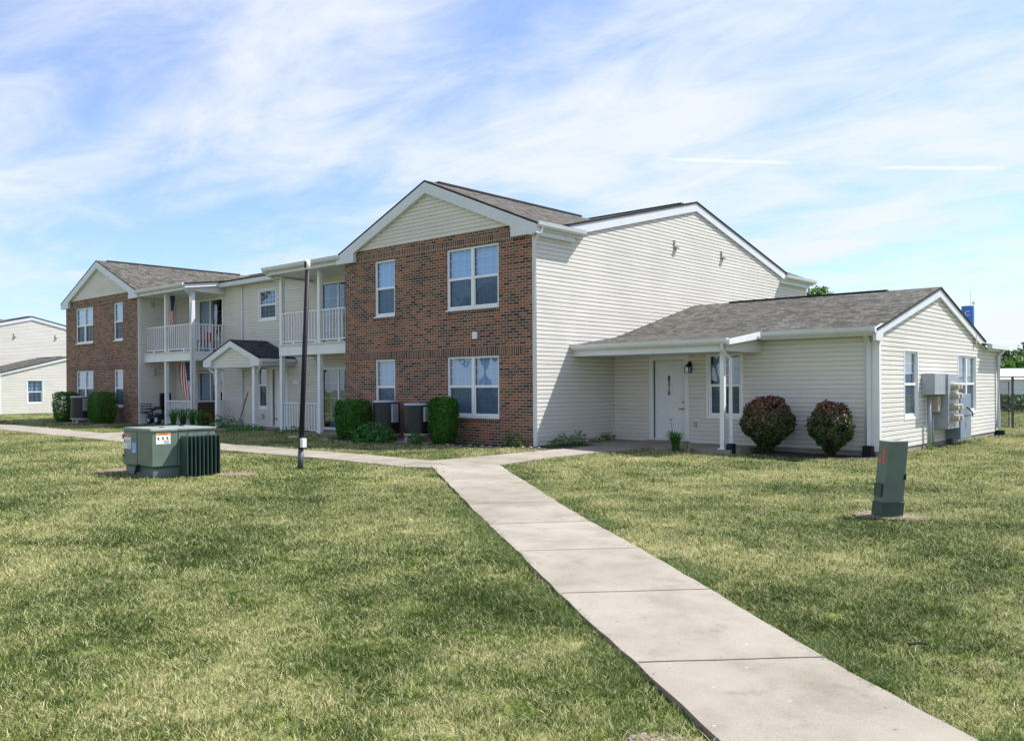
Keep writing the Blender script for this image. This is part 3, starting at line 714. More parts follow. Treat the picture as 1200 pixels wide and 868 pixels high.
# balconies
for (x0, x1, posts) in ((-10.98, -7.18, (-10.95, -8.88)), (LX, -16.77, (-18.85, -16.80))):
    right = x0 > -12
    # roof edge: gutter, beam, soffit
    ga, gb = (x0-0.32, x1-0.1) if right else (x0+0.1, x1+0.22)
    gutter_x(root, ga, gb, -0.09, 5.37)
    e = MB(); e.box((x0 if not right else x0-0.2, -0.07, 5.13), (x1 if right else x1+0.18, 0.0, 5.30)); e.box((x0, 0.0, 5.13), (x1, 1.58, 5.155)); e.build('soffit', M['trimb'], root)
    # sloping end fascia and siding triangle
    xe = x0-0.22 if right else x1+0.2
    MB(((xe, 0, 0), (0, 1), (1, 0))).prism([(-0.1, 5.18), (-0.1, 5.33), (1.5, 5.545), (1.58, 5.40)], -0.03, 0.03).build('fascia', M['white'], root)
    xt = x0-0.12 if right else x1+0.1
    MB(((xt, 0, 0), (0, 1), (1, 0))).prism([(-0.05, 5.12), (-0.05, 5.2), (1.58, 5.42), (1.58, 5.05)], -0.03, 0.03).build('gable_siding', M['siding'], root)
    # deck
    d = MB(); d.box((x0-0.02, 0.25, 2.55), (x1+0.02, 0.29, 2.87)); d.box((x0+0.03, 0.29, 2.70), (x1-0.03, 1.58, 2.84)); d.box((x0+0.01, 0.2, 2.872), (x1, 1.58, 2.90))
    if right: d.box((x0-0.02, 0.29, 2.55), (x0+0.02, 1.58, 2.87))
    else: d.box((x1-0.02, 0.29, 2.55), (x1+0.02, 1.58, 2.87))
    dk = d.build('balcony_deck', M['white'], root)
    for px in posts:
        MB().box((px-0.065, 0.27, 0.05), (px+0.065, 0.40, 2.55)).build('post', M['white'], root, bevel=0.008)
        MB().box((px-0.065, 0.27, 2.9), (px+0.065, 0.40, 5.13)).build('post', M['white'], root, bevel=0.008)
    railing(root, ((x0+0.05, 0.33), (x1-0.03, 0.33)), 2.98, 3.92, 0.158)
    if right: railing(root, ((posts[0]+0.07, 0.33), (posts[1]-0.07, 0.33)), 0.19, 1.06, 0.15, 'porch_railing')
    else:
        railing(root, ((posts[0]+0.07, 0.33), (posts[1]-0.07, 0.33)), 0.19, 1.06, 0.13, 'porch_railing')
        railing(root, ((x1-0.04, 0.42), (x1-0.04, 1.56)), 2.98, 3.92, 0.13)
        railing(root, ((x1-0.04, 0.42), (x1-0.04, 1.56)), 0.19, 1.06, 0.16, 'porch_railing')
        b = MB(); b.box((x1-0.0, 0.5, 0.22), (x1+0.03, 1.25, 1.0)); b.build('porch_screen', M['brown'], root)
    sl = MB(); sl.box((x0, 0.3, 0.02), (x1, 1.6, 0.145)); sl.build('porch_slab', M['conc'], root)
downspout(root, [(-16.62, -0.15, 5.27), (-16.62, 0.0, 5.1), (-16.72, 0.2, 4.93), (-16.72, 0.22, 3.6), (-16.72, 0.22, 0.35)])
downspout(root, [(-11.22, -0.15, 5.27), (-11.22, 0.0, 5.15), (-11.06, 0.3, 4.98)])
# portico with its own small gable
pr = MB(); px0, px1, pzr, pze = MX-1.87, MX+1.87, 3.20, 2.53
roof_slab(pr, [(px1, 0.14, pze), (px1, 1.58, pze), (MX, 1.58, pzr), (MX, 0.14, pzr)], 0.04)
roof_slab(pr, [(px0, 1.58, pze), (px0, 0.14, pze), (MX, 0.14, pzr), (MX, 1.58, pzr)], 0.04)
pr.build('portico_roof', M['roofd'], root)
FP = FR(MX, 0.27, 0, 'S'); psl = (pzr-pze)/1.87
for sg in (1, -1):
    pts = [(0, pzr-0.04), (sg*1.85, pze-0.035), (sg*1.85, pze-0.26), (sg*1.3, pze-0.26), (sg*1.3, pzr-psl*1.3-0.26), (0, pzr-0.26)]
    MB(FP).prism(pts, 0.0, 0.12).build('rake_board', M['trimb'], root)
s = MB(FP); siding(s, 2.27, 2.96, lambda z: max(-1.4, -(2.97-z)/psl), lambda z: min(1.4, (2.97-z)/psl)); s.face([(-1.5, -0.01, 2.27), (1.5, -0.01, 2.27), (1.5, -0.01, 2.6), (0, -0.01, 3.1), (-1.5, -0.01, 2.6)]); s.build('gable_siding', M['siding'], root)
b = MB(); b.box((px0+0.15, 0.26, 2.23), (px1-0.15, 0.38, 2.275)); b.box((px0+0.2, 0.38, 2.235), (px1-0.2, 1.58, 2.26))
b.box((px1-0.12, 0.2, 2.27), (px1-0.06, 1.58, 2.44)); b.build('soffit', M['trimb'], root)
g = MB(); g.box((px1-0.05, 0.18, 2.39), (px1+0.05, 1.55, 2.50)); g.build('gutter', M['trimb'], root)
for px in (-15.1, -12.65): MB().box((px-0.075, 0.30, 0.05), (px+0.075, 0.45, 2.24)).build('post', M['white'], root, bevel=0.008)
downspout(root, [(px1, 0.25, 2.40), (px1-0.1, 0.27, 2.28), (px1-0.35, 0.3, 2.1), (px1-0.47, 0.33, 2.05)], w=0.035)
downspout(root, [(px0, 0.22, 2.42), (px0+0.2, 0.24, 2.24), (px0+0.52, 0.3, 2.05)], w=0.03)
MB().box((px0+0.3, 0.2, 0.02), (px1-0.2, 1.6, 0.14)).build('porch_slab', M['conc'], root)
MB(FM).box((-12.2, 0.02, 1.66), (-11.92, 0.035, 1.76)).build('address_plate', M['swhite'], root)
tm = Matrix.Translation((-12.06, 1.6-0.037, 1.705)) @ Matrix.Rotation(math.pi/2, 4, 'X')
MB(FM).box((-14.16, 0.02, 0.42), (-14.02, 0.06, 0.6)).build('outlet_cover', M['tan'], root, bevel=0.01)
# front corner downspout of the big brick block
downspout(root, [(0.26, 0.05, 5.26), (0.22, 0.0, 5.12), (0.09, -0.02, 4.95), (0.07, 0.0, 3.0), (0.07, 0.0, 0.12)], w=0.045)
MB(FR(0, 0, 0, 'S')).box((-1.95, 0.0, 2.72), (-1.80, 0.05, 2.90)).build('meter_cover', M['swhite'], root, bevel=0.006)

# ---- one-storey wing
Y1, X1, YB, WY = 3.28, 6.77, 13.3, 7.45
def wing(root, dx=0, full=True):
    F = FR(dx, Y1, 0, 'S'); E = FR(dx+X1, 0, 0, 'E')
    wn = (2.78, 3.66, 0.79, 2.28); dr = (1.23, 2.15, 0.17, 2.17)
    holes = [wn, dr]
    s = MB(F); siding(s, 0.13, 2.66, 0.02, X1-0.03, holes); s.build('siding_wall', M['siding'], root)
    b = MB(F)
    for (a, c, z0, z1) in rects(0, X1-0.14, -0.2, 2.6, holes): b.box((a, -0.12, z0), (c, -0.012, z1))
    b.build('wall_core', M['siding'], root)
    wa = (4.90, 5.83, 0.79, 2.29); wb = (9.2, 10.93, 0.79, 2.29)
    s = MB(E); siding(s, 0.13, 2.58, Y1+0.02, YB, [wa, wb])
    sl = 0.285
    siding(s, 2.58, 3.72, lambda z: max(Y1+0.02, WY-(3.76-z)/sl), lambda z: min(11.9, WY+(3.76-z)/sl))
    s.build('siding_wall', M['siding'], root)
    b = MB(E)
    for (a, c, z0, z1) in rects(Y1+0.02, YB, -0.2, 2.58, [wa, wb]): b.box((a, -0.12, z0), (c, -0.012, z1))
    b.prism([(Y1, 2.58), (11.9, 2.58), (WY, 3.78)], -0.12, -0.012)
    b.build('wall_core', M['siding'], root)
    f = MB(); f.box((dx+0.0, Y1-0.006, -0.3), (dx+X1-0.02, Y1+0.1, 0.132)); f.build('foundation', M['found'], root)
    f = MB(); f.box((dx+X1-0.1, Y1, -0.3), (dx+X1+0.006, YB, 0.132)); f.build('foundation', M['found'], root)
    window(root, E, *wa[:2], wa[2], wa[3], False, 0.05, mode='curtain', casing=0.04, cols=3)
    window(root, E, *wb[:2], wb[2], wb[3], True, 0.05, mode='curtain', casing=0.04, cols=3)
    MB(F).box((X1-0.14, 0, 0.12), (X1+0.002, 0.032, 2.62)).build('corner_trim', M['white'], root)
    MB(E).box((Y1-0.03, 0, 0.12), (Y1+0.09, 0.032, 2.5)).build('corner_trim', M['white'], root)
    MB(E).box((YB-0.1, 0, 0.12), (YB, 0.032, 2.5)).build('corner_trim', M['white'], root)
    # roof
    m = MB(); xe = dx+X1+0.11; x0 = dx+0.02
    sf = (3.93-2.80)/(WY-Y1)
    roof_slab(m, [(dx+4.27, 2.93, 3.93-sf*(WY-2.93)), (xe, 2.93, 3.93-sf*(WY-2.93)), (xe, WY, 3.93), (dx+4.27, WY, 3.93)], 0.045)
    roof_slab(m, [(x0, Y1, 2.80), (dx+4.27, Y1, 2.80), (dx+4.27, WY, 3.93), (x0, WY, 3.93)], 0.045)
    roof_slab(m, [(x0, 1.50, 2.55), (dx+4.30, 1.50, 2.55), (dx+4.30, Y1+0.02, 2.806), (x0, Y1+0.02, 2.806)], 0.045)
    roof_slab(m, [(xe, 11.75, 2.75), (x0, 11.75, 2.75), (x0, WY, 3.93), (xe, WY, 3.93)], 0.045)
    roof_slab(m, [(xe+0.05, 13.55, 2.66), (xe+0.05, 11.3, 2.66), (dx+2.5, 11.3, 3.6), (dx+2.5, 13.55, 3.6)], 0.045)
    ro = m.build('wing_roof', M['roof'], root)
    MB().box((dx+1.2, WY-0.09, 3.92), (dx+5.6, WY+0.09, 3.955)).build('ridge_cap', M['cap'], ro)
    # rakes on the gable end
    for (ya, za) in ((2.93, 2.71), (11.75, 2.70)):
        MB(E).prism([(WY, 3.885), (ya, za), (ya, za-0.20), (WY, 3.885-0.20)], 0.03, 0.085).build('rake_board', M['trimb'], root)
    MB(E).box((2.905, 0.028, 2.45), (3.32, 0.092, 2.715)).build('eave_return', M['trimb'], root)
    gutter_x(root, dx+4.36, dx+X1+0.10, 2.90, 2.735)
    e = MB(); e.box((dx+4.3, 2.95, 2.56), (dx+X1+0.04, 3.27, 2.59)); e.box((dx+4.3, 2.93, 2.56), (dx+X1+0.04, 2.955, 2.70)); e.build('soffit', M['trimb'], root)
    # rear return with its gutter
    g = MB(E); g.box((11.6, 0.16, 2.53), (13.6, 0.29, 2.64)); g.build('gutter', M['trimb'], root)
    e = MB(E); e.box((11.75, 0.0, 2.48), (13.5, 0.16, 2.53)); e.build('soffit', M['trimb'], root)
    # porch: gutter, beam, soffit, end fascia
    gutter_x(root, dx+0.02, dx+4.26, 1.50, 2.55)
    e = MB(); e.box((dx+0.01, 1.52, 2.27), (dx+4.10, 1.60, 2.44)); e.box((dx+0.01, 1.60, 2.275), (dx+4.10, Y1, 2.295)); e.build('soffit', M['trimb'], root)
    MB(((dx+4.29, 0, 0), (0, 1), (1, 0))).prism([(1.42, 2.41), (1.42, 2.53), (2.95, 2.75), (3.0, 2.60)], -0.03, 0.03).build('fascia', M['white'], root)
    s = MB(((dx+4.14, 0, 0), (0, 1), (1, 0))); s.prism([(1.56, 2.28), (1.56, 2.46), (3.26, 2.72), (3.26, 2.28)], -0.03, 0.03); s.build('gable_siding', M['siding'], root)
    if not full:
        return
    window(root, F, *wn, False, 0.05, mode='curtain', casing=0.04, cols=4)
    fd = entry_door(root, F, *dr)
    k = MB(F); k.tube([(2.07, -0.05, 1.12), (2.07, 0.0, 1.12)], 0.025, 10); k.tube([(2.06, -0.05, 0.96), (2.06, 0.0, 0.96)], 0.025, 10); k.tube([(2.07, 0.0, 0.96), (1.95, 0.01, 0.955)], 0.012, 6); k.build('door_handle', M['brass'], fd)
    R = Matrix.Rotation(math.pi/2, 4, 'X')
    for ch, z in (('2', 1.58), ('1', 1.46), ('0', 1.34)): text_mesh(ch, 0.145, fd, Matrix.Translation((1.655, Y1+0.042, z)) @ R, M['ink'], 'door_number')
    o = MB(F); o.prism([(1.655, 1.80), (1.69, 1.735), (1.67, 1.70), (1.69, 1.68), (1.655, 1.63), (1.62, 1.68), (1.64, 1.70), (1.62, 1.735)], -0.05, -0.035); o.build('door_ornament', M['ink'], fd)
    # coach lamp
    l = MB(F); l.box((2.24, 0.015, 1.87), (2.34, 0.04, 2.12))
    l.tube([(2.29, 0.04, 2.05), (2.29, 0.10, 2.09), (2.29, 0.13, 2.03)], 0.014, 6); l.tube([(2.29, 0.13, 2.06), (2.29, 0.13, 1.99)], 0.02, 8, 0.075)
    for a in (-1, 1):
        for c in (-1, 1): l.box((2.29+a*0.055-0.006, 0.13+c*0.055-0.006, 1.86), (2.29+a*0.055+0.006, 0.13+c*0.055+0.006, 1.99))
    l.box((2.23, 0.07, 1.845), (2.35, 0.19, 1.86)); wl = l.build('wall_lamp', M['black'], root)
    MB(F).box((2.24, 0.08, 1.86), (2.34, 0.18, 1.985)).build('lamp_glass', M['glass'], wl)
    o = MB(F); o.box((2.37, 0.015, 0.50), (2.53, 0.035, 0.70)); o.m = 1; o.box((2.40, 0.035, 0.52), (2.50, 0.07, 0.67)); o.build('outlet_cover', [M['swhite'], M['metal']], root, bevel=0.006)
    # porch post, its downspout
    MB().box((3.93, 1.70, 0.02), (4.03, 1.80, 2.28)).build('post', M['white'], root, bevel=0.006)
    MB().box((3.89, 1.66, 0.02), (4.07, 1.84, 0.16)).build('post_base', M['white'], root, bevel=0.006)
    downspout(root, [(4.12, 1.44, 2.43), (4.12, 1.45, 2.33), (4.15, 1.62, 2.18), (4.18, 1.72, 2.12), (4.18, 1.72, 1.0), (4.18, 1.72, 0.28)], w=0.036, shoe=((4.12, 1.62, 0.03), (4.26, 1.80, 0.27)))
    # downspouts at the two wing corners
    downspout(root, [(6.58, 3.02, 2.60), (6.58, 3.14, 2.5), (6.58, 3.21, 2.42), (6.58, 3.21, 0.25)], w=0.05, shoe=((6.49, 3.10, 0.0), (6.69, 3.27, 0.24)))
    downspout(root, [(6.98, 13.26, 2.55), (6.92, 13.22, 2.45), (6.86, 13.20, 2.36), (6.86, 13.20, 0.24)], w=0.05, shoe=((6.79, 13.1, -0.02), (7.02, 13.28, 0.16)))
    MB(E).box((10.74, 0.02, 2.62), (10.82, 0.09, 2.92)).build('gable_vent', M['tan'], root, bevel=0.01)
    MB().box((0.0, 1.55, -0.05), (4.25, Y1, 0.135)).build('porch_slab', M['conc'], root)
    MB().box((1.15, Y1-0.30, 0.135), (2.25, Y1-0.005, 0.165)).build('door_sill', M['conc'], root)
wing(root)

# the identical building down the row
far = thing('apartment_building', 'pale siding apartment block far off at the left edge behind the brick-fronted building', 'apartment building', (-54.8, 0.25, -0.22))
side_wall(far, 0, True); wing(far, 0, False)
main_roof(far, -27.95, 0.10); brick_block(far, 0, False, False); gable_trim(far, 0); end_block_roof(far, 0)

# ------------------------------------------------------------------ things on and around the building
# meter bank on the gable end (faces +x)
E = FR(X1+0.02, 0, 0, 'E')
mb_ = thing('electric_meter_bank', 'grey electric meter cabinets with stacked round meters on the siding gable wall', 'electric meters', (X1+0.02, 6.9, 0))
def rel(o, base):  # keep world placement while parenting to a located Empty
    o.parent = base; o.matrix_parent_inverse = Matrix.Translation(base.location).inverted() if base.rotation_euler.z == 0 else base.matrix_basis.inverted(); return o
def part(mb, name, mat, base, bevel=0, smooth=False):
    o = mb.build(name, mat, None, bevel, smooth)
    o.data.transform((Matrix.Translation(base.location) @ Matrix.Rotation(base.rotation_euler.z, 4, 'Z')).inverted()); o.parent = base
    return o
part(MB(E).box((6.10, 0.0, 1.29), (6.95, 0.30, 1.79)), 'junction_box', M['metal'], mb_, 0.008)
part(MB(E).tube([(6.36, 0.10, -0.05), (6.36, 0.10, 1.29)], 0.045, 10), 'conduit', M['metal'], mb_, 0, True)
part(MB(E).box((6.72, 0.0, 0.86), (6.98, 0.20, 1.27)), 'trough_box', M['tan'], mb_, 0.03)
part(MB(E).tube([(6.8, 0.06, -0.05), (6.8, 0.06, 0.86)], 0.022, 8), 'conduit', M['metal'], mb_, 0, True)
part(MB(E).box((7.02, 0.0, 0.45), (7.95, 0.34, 1.78)), 'meter_cabinet', M['metal'], mb_, 0.008)
for i, z in enumerate((1.48, 1.25, 0.98, 0.72)):
    for j, y in enumerate((7.34, 7.66)):
        if i == 0 and j == 1: y = 7.6
        c = MB(E); c.tube([(y, 0.34, z), (y, 0.40, z)], 0.10, 14, 0.095); c.tube([(y, 0.40, z), (y, 0.50, z)], 0.078, 14, 0.065)
        part(c, 'meter', M['beige'], mb_, 0, False)
part(MB(E).box((8.05, 0.0, 1.28), (8.6, 0.16, 1.62)), 'small_box', M['tan'], mb_, 0.008)
part(MB(E).box((8.0, 0.0, 0.17), (8.98, 0.36, 1.28)), 'disconnect_cabinet', M['bluegrey'], mb_, 0.008)
part(MB(E).box((8.0, 0.36, 0.73), (8.98, 0.366, 0.745)), 'cabinet_seam', M['black'], mb_)
part(MB(E).tube([(8.55, 0.37, 0.95), (8.62, 0.47, 0.83), (8.68, 0.47, 0.72)], 0.018, 6), 'switch_lever', M['black'], mb_)
part(MB(E).tube([(8.2, 0.14, -0.08), (8.2, 0.14, 0.45)], 0.075, 10), 'conduit', M['metal'], mb_, 0, True)
part(MB(E).tube([(8.36, 0.14, -0.08), (8.36, 0.14, 0.20)], 0.06, 10), 'conduit', M['found'], mb_, 0, True)

# air conditioner condensers
def condenser(loc, label, r=0.36, h=0.78, leg=0.13, panel=True):
    t = thing('air_conditioner', label, 'air conditioner', loc, 0, 'condensers along the brick fronts')
    s = MB(); n = 28
    s.tube([(0, 0, leg+0.04), (0, 0, leg+0.04+h)], r, n, cap=False); s.build('grille_body', M['ac'], t, smooth=True)
    s = MB(); s.tube([(0, 0, leg+0.04+h), (0, 0, leg+0.09+h)], r+0.012, n, r-0.02); s.build('top_lid', M['metal'], t)
    s = MB(); s.tube([(0, 0, leg+0.0), (0, 0, leg+0.045)], r+0.01, n); s.build('base_pan', M['beige'], t)
    for a in (-0.17, 0.17): 
        s = MB(); s.tube([(a, -r*0.6, 0.0), (a, -r*0.6, leg*0.5), (a, -r*0.6, leg)], 0.075, 10, 0.05); s.build('foot', M['beige'], t)
    for a in (-0.17, 0.17): 
        s = MB(); s.tube([(a, r*0.6, 0.0), (a, r*0.6, leg)], 0.06, 10, 0.05); s.build('foot', M['beige'], t)
    s = MB(); s.box((-r-0.4, -r-0.15, -0.12), (r+0.4, r+0.2, 0.0)); s.build('pad', M['found'], t)
    if panel: s = MB(); s.box((r-0.07, -0.12, leg+0.35), (r+0.06, 0.06, leg+h)); s.build('service_panel', M['metal'], t)
    s = MB(); s.tube([(-r*0.5, r, leg+0.3), (-r*0.8, r+0.1, leg+0.35), (-r*0.8, r+0.35, leg+0.6)], 0.02, 6); s.build('coolant_line', M['black'], t)
    return t
condenser((-3.35, -0.62, 0.15), 'round dark condenser nearer the big brick front window, standing on two pale feet', h=0.72, leg=0.16)
condenser((-4.74, -0.50, 0.15), 'round dark condenser right of the squat clipped hedge, its base hidden behind a leafy plant', h=0.84, leg=0.1)
condenser((-23.88, -0.85, 0.13), 'square-looking dark condenser between two shrubs at the far left brick front', r=0.42, h=0.86, leg=0.14)

# leafy plants ---------------------------------------------------------------
def leaves(n, sampler, size, aspect=0.5, up=0.0, bend=0.25):
    V = []; Fc = []
    for i in range(n):
        p, nrm = sampler()
        d = Vector((random.gauss(0, 1), random.gauss(0, 1), random.gauss(0, 1)+up)).normalized()
        nn = (Vector(nrm)*0.8+Vector((random.gauss(0, 0.6), random.gauss(0, 0.6), random.gauss(0, 0.6)))).normalized()
        t = d-nn*d.dot(nn)
        if t.length < 0.05: continue
        t.normalize(); w = nn.cross(t); s = size*random.uniform(0.6, 1.35)
        p = Vector(p); k = len(V)
        V += [tuple(p-t*s*0.5), tuple(p+w*s*aspect*0.5+nn*s*bend*0.3), tuple(p+t*s*0.5), tuple(p-w*s*aspect*0.5+nn*s*bend*0.3)]
        Fc.append((k, k+1, k+2, k+3))
    return V, Fc
def leaf_obj(name, mat, parent, n, sampler, size, **kw):
    V, Fc = leaves(n, sampler, size, **kw)
    me = bpy.data.meshes.new(name); me.from_pydata(V, [], Fc); return link(name, me, parent, mat)
def stems(parent, base, tips, r=0.012, name='stem', mat=None):
    m = MB()
    for t in tips:
        mid = [(base[k]+t[k])/2+random.uniform(-0.06, 0.06)*abs(t[2]-base[2]) for k in range(3)]
        m.tube([base, mid, t], r, 5, r*0.4)
    return m.build(name, mat or M['bark'], parent)

def hedge(loc, w, d, h, label, rnd=0.12, n=5200, group=None, lean=0, rz=0):
    t = thing('clipped_shrub', label, 'shrub', loc, rz, group)
    sd = random.random()*50
    def samp():
        while True:
            x, y, z = random.uniform(-1, 1), random.uniform(-1, 1), random.uniform(-1, 1)
            e = (abs(x)**5+abs(y)**5+abs(z)**5)**0.2
            if 0.35 < e < 1:
                q = e**0.18; x, y, z = x/e*q, y/e*q, z/e*q
                b = 1+0.10*noise.noise(Vector((x*2.2+sd, y*2.2, z*2.2)))+0.12*noise.noise(Vector((x*6+sd, y*6, z*6)))+random.gauss(0, 0.022)
                taper = 0.88+0.12*min(1, (z+1)*0.9) 
                return (x*w/2*b*taper, y*d/2*b*taper, h/2+0.04+z*h/2*b), (x, y, z+0.2)
    leaf_obj('foliage', M['hedgeL'], t, int(n*2.2), samp, 0.062, aspect=0.5, up=0.6)
    stems(t, (0, 0, -0.05), [(random.uniform(-w*.3, w*.3), random.uniform(-d*.3, d*.3), h*random.uniform(0.5, 0.85)) for _ in range(14)], 0.02)
    return t
GH = 'clipped shrubs along the brick fronts'
hedge((-5.66, -0.90, 0.11), 0.96, 0.72, 1.02, 'squat rounded dark green clipped shrub in front of the lower patio door', group=GH)
hedge((-2.36, -0.66, 0.11), 0.64, 0.58, 1.10, 'tall narrow bright green clipped shrub below the large brick front window', group=GH, n=5200)
hedge((-22.1, -0.75, 0.11), 1.05, 0.9, 1.22, 'dark boxy shrub right of the condenser at the far left brick front', group=GH, n=4000)
hedge((-25.2, -0.95, 0.11), 1.0, 0.9, 1.22, 'dark boxy shrub left of the condenser at the far left brick corner', group=GH, n=4000)
hedge((-28.9, 1.6, 0.0), 1.4, 1.2, 0.95, 'low rounded light green shrub peeking out past the far left brick corner', group=GH, n=3000)

def burgundy(loc, w, h, label, n=5200, gap=0.0):
    t = thing('burgundy_bush', label, 'bush', loc, 0, 'burgundy bushes beside the wing')
    sd = random.random()*90
    def samp():
        while True:
            x, y, z = random.uniform(-1, 1), random.uniform(-1, 1), random.uniform(-1, 1)
            r = math.sqrt(x*x+y*y+z*z)
            if 0.2 < r < 1:
                q = r**0.22; x, y, z = x/r*q, y/r*q, z/r*q
                if z < -0.2:
                    f = 1-0.62*((-z-0.2)/0.8)**1.0; x *= f; y *= f
                nz = noise.noise(Vector((x*2.4+sd, y*2.4, z*2.4)))
                if nz > 0.42-gap: continue
                b = 1+0.14*noise.noise(Vector((x*3+sd+9, y*3, z*3)))+random.gauss(0, 0.025)
                return (x*w/2*b, y*w/2*b*0.9, h*0.52+z*h*0.49*b), (x, y, z+0.2)
    leaf_obj('foliage', M['burg'], t, int(n*1.3), samp, 0.07, aspect=0.6, up=0.3)
    tips = []
    for _ in range(26):
        a = random.uniform(0, 6.28); rr = w*0.4*random.random(); tips.append((math.cos(a)*rr, math.sin(a)*rr, h*random.uniform(0.45, 0.9)))
    stems(t, (0, 0, -0.05), tips, 0.016)
    return t
burgundy((4.62, 2.58, 0.04), 1.16, 1.23, 'fuller burgundy bush with coppery pink top, nearer the porch post')
burgundy((6.0, 2.66, 0.02), 0.93, 1.17, 'sparser dark red and green bush nearer the wing corner', n=3600, gap=0.16)

def weed(loc, w, h, n, label, size=0.07, mat='weedL', nm='weed_plant', cat='weed', group=None):
    t = thing(nm, label, cat, loc, 0, group)
    def samp():
        a = random.uniform(0, 6.28); r = w/2*math.sqrt(random.random()); z = h*random.random()**1.2*(1-0.5*(2*r/w)**2)
        return (math.cos(a)*r, math.sin(a)*r, z+0.01), (math.cos(a)*.4, math.sin(a)*.4, 1)
    leaf_obj('leaves', M[mat], t, n, samp, size, aspect=0.55)
    stems(t, (0, 0, -0.02), [(random.uniform(-w*.35, w*.35), random.uniform(-w*.35, w*.35), h*random.uniform(0.5, 0.95)) for _ in range(8)], 0.006, mat=M['plantL'])
    return t
weed((-4.2, -1.35, 0.10), 1.15, 0.55, 900, 'broad-leaved green plant spreading in front of the left condenser', 0.10, 'plantL', 'leafy_plant', 'plant')
weed((-2.85, -1.15, 0.10), 0.4, 0.35, 260, 'small dark leafy plant tucked between a condenser and the narrow clipped shrub', 0.07, 'plantL', 'leafy_plant', 'plant')
GW = 'weeds along the wall base'
for (x, y, w, h, n, lb) in ((-0.55, -0.28, 0.35, 0.42, 170, 'light green weed against the brick just left of the corner'), (-0.15, -0.35, 0.3, 0.42, 150, 'upright weed at the brick corner beside the downspout'),
                        (0.28, 0.75, 0.4, 0.34, 200, 'bushy weed by the siding wall first past the corner'), (0.30, 1.35, 0.45, 0.38, 230, 'dark leafy weed in the middle of the siding wall base'),
                        (0.34, 2.0, 0.42, 0.16, 120, 'low weed beside the shaded porch slab'), (0.22, 2.75, 0.45, 0.28, 180, 'leafy weed near the inner corner of the porch'),
                        (0.42, 0.2, 0.3, 0.2, 90, 'tiny weed at the foot of the downspout'), (-1.5, -0.42, 0.35, 0.12, 90, 'low pale weed under the large brick front window'), (-2.35, -0.62, 0.35, 0.16, 110, 'bluish weed beside the narrow clipped shrub')):
    weed((x, y, 0.10), w, h, n, lb, 0.06, 'weedL', group=GW)
for (x, y, lb) in ((6.98, 6.05, 'small weed under the grey conduit on the gable wall'), (7.05, 8.9, 'weed right of the disconnect cabinet'), (7.05, 10.1, 'small weed below the twin gable window')):
    weed((x, y, -0.01), 0.35, 0.14, 90, lb, 0.05, 'weedL', group='weeds below the meter wall')

def blades_plant(loc, label, n, h, spread, nm, cat, mat='plantL', flowers=()):
    t = thing(nm, label, cat, loc); V = []; Fc = []
    for i in range(n):
        a = random.uniform(0, 6.28); L_ = h*random.uniform(0.6, 1.15); w = 0.013; dx, dy = math.cos(a), math.sin(a); px, py = -dy*w, dx*w
        b0 = (random.uniform(-.06, .06), random.uniform(-.06, .06)); sp = spread*random.uniform(0.4, 1.0); prev = None
        for k in range(6):
            s = k/5; x = b0[0]+dx*sp*s**1.3; y = b0[1]+dy*sp*s**1.3; z = L_*math.sin(min(1, s*1.05)*math.pi*0.74)
            ww = (1-s)**0.6
            V += [(x-px*ww, y-py*ww, z), (x+px*ww, y+py*ww, z)]
            if k: j = len(V)-4; Fc.append((j, j+1, j+3, j+2))
    me = bpy.data.meshes.new('leaves'); me.from_pydata(V, [], Fc); link('leaves', me, t, M[mat])
    for (x, y, z, mt) in flowers:
        m = MB(); m.tube([(0, 0, 0), (x*0.6, y*0.6, z*0.6), (x, y, z)], 0.006, 5); m.build('stem', M['plantL'], t)
        f = MB()
        for k in range(6):
            a = k*math.pi/3
            f.face([(x, y, z), (x+0.035*math.cos(a-.35), y+0.035*math.sin(a-.35), z+0.03), (x+0.075*math.cos(a), y+0.075*math.sin(a), z+0.05), (x+0.035*math.cos(a+.35), y+0.035*math.sin(a+.35), z+0.03)])
        f.build('flower', M[mt], t)
    return t
blades_plant((3.02, 1.36, 0.09), 'strappy lily clump with one red bloom at the porch edge', 90, 0.40, 0.42, 'lily_plant', 'plant', flowers=((-0.12, 0, 0.66, 'petal'),))
blades_plant((3.3, 1.42, 0.08), 'small yellowing tuft of long leaves right of the lily', 30, 0.2, 0.25, 'lily_plant', 'plant', 'strawL')
gl = 'strappy plants along the left porch'
for i, (x, lb) in enumerate(((-17.6, 'strappy green plant under the left porch railing, leftmost of its row'), (-16.9, 'strappy green plant at the foot of the left balcony corner post'), (-16.2, 'strappy green plant beside the orange flowers'), (-15.6, 'strappy green plant just left of the portico post'))):
    t = blades_plant((x, -0.02, 0.11), lb, 70, 0.6, 0.55, 'lily_plant', 'plant'); t['group'] = gl
weed((-14.4, 0.1, 0.11), 1.1, 0.5, 420, 'leafy plant between the two portico posts', 0.08, 'plantL', 'leafy_plant', 'plant')
weed((-12.3, -0.2, 0.11), 1.3, 0.24, 420, 'low leafy plant spreading at the right portico post', 0.08, 'plantL', 'leafy_plant', 'plant')
weed((-10.0, 0.1, 0.11), 1.2, 0.2, 320, 'low leafy plant under the right porch railing', 0.07, 'plantL', 'leafy_plant', 'plant')
t = thing('flower_pot', 'low pot of orange flowers in front of the brown porch screen', 'flower pot', (-16.35, 0.55, 0.13))
MB().tube([(0, 0, 0), (0, 0, 0.28)], 0.13, 14, 0.19).build('pot', M['brown'], t)
def samp():
    a = random.uniform(0, 6.28); r = 0.26*math.sqrt(random.random()); return (math.cos(a)*r, math.sin(a)*r, 0.36+random.uniform(-.08, .12)), (0, 0, 1)
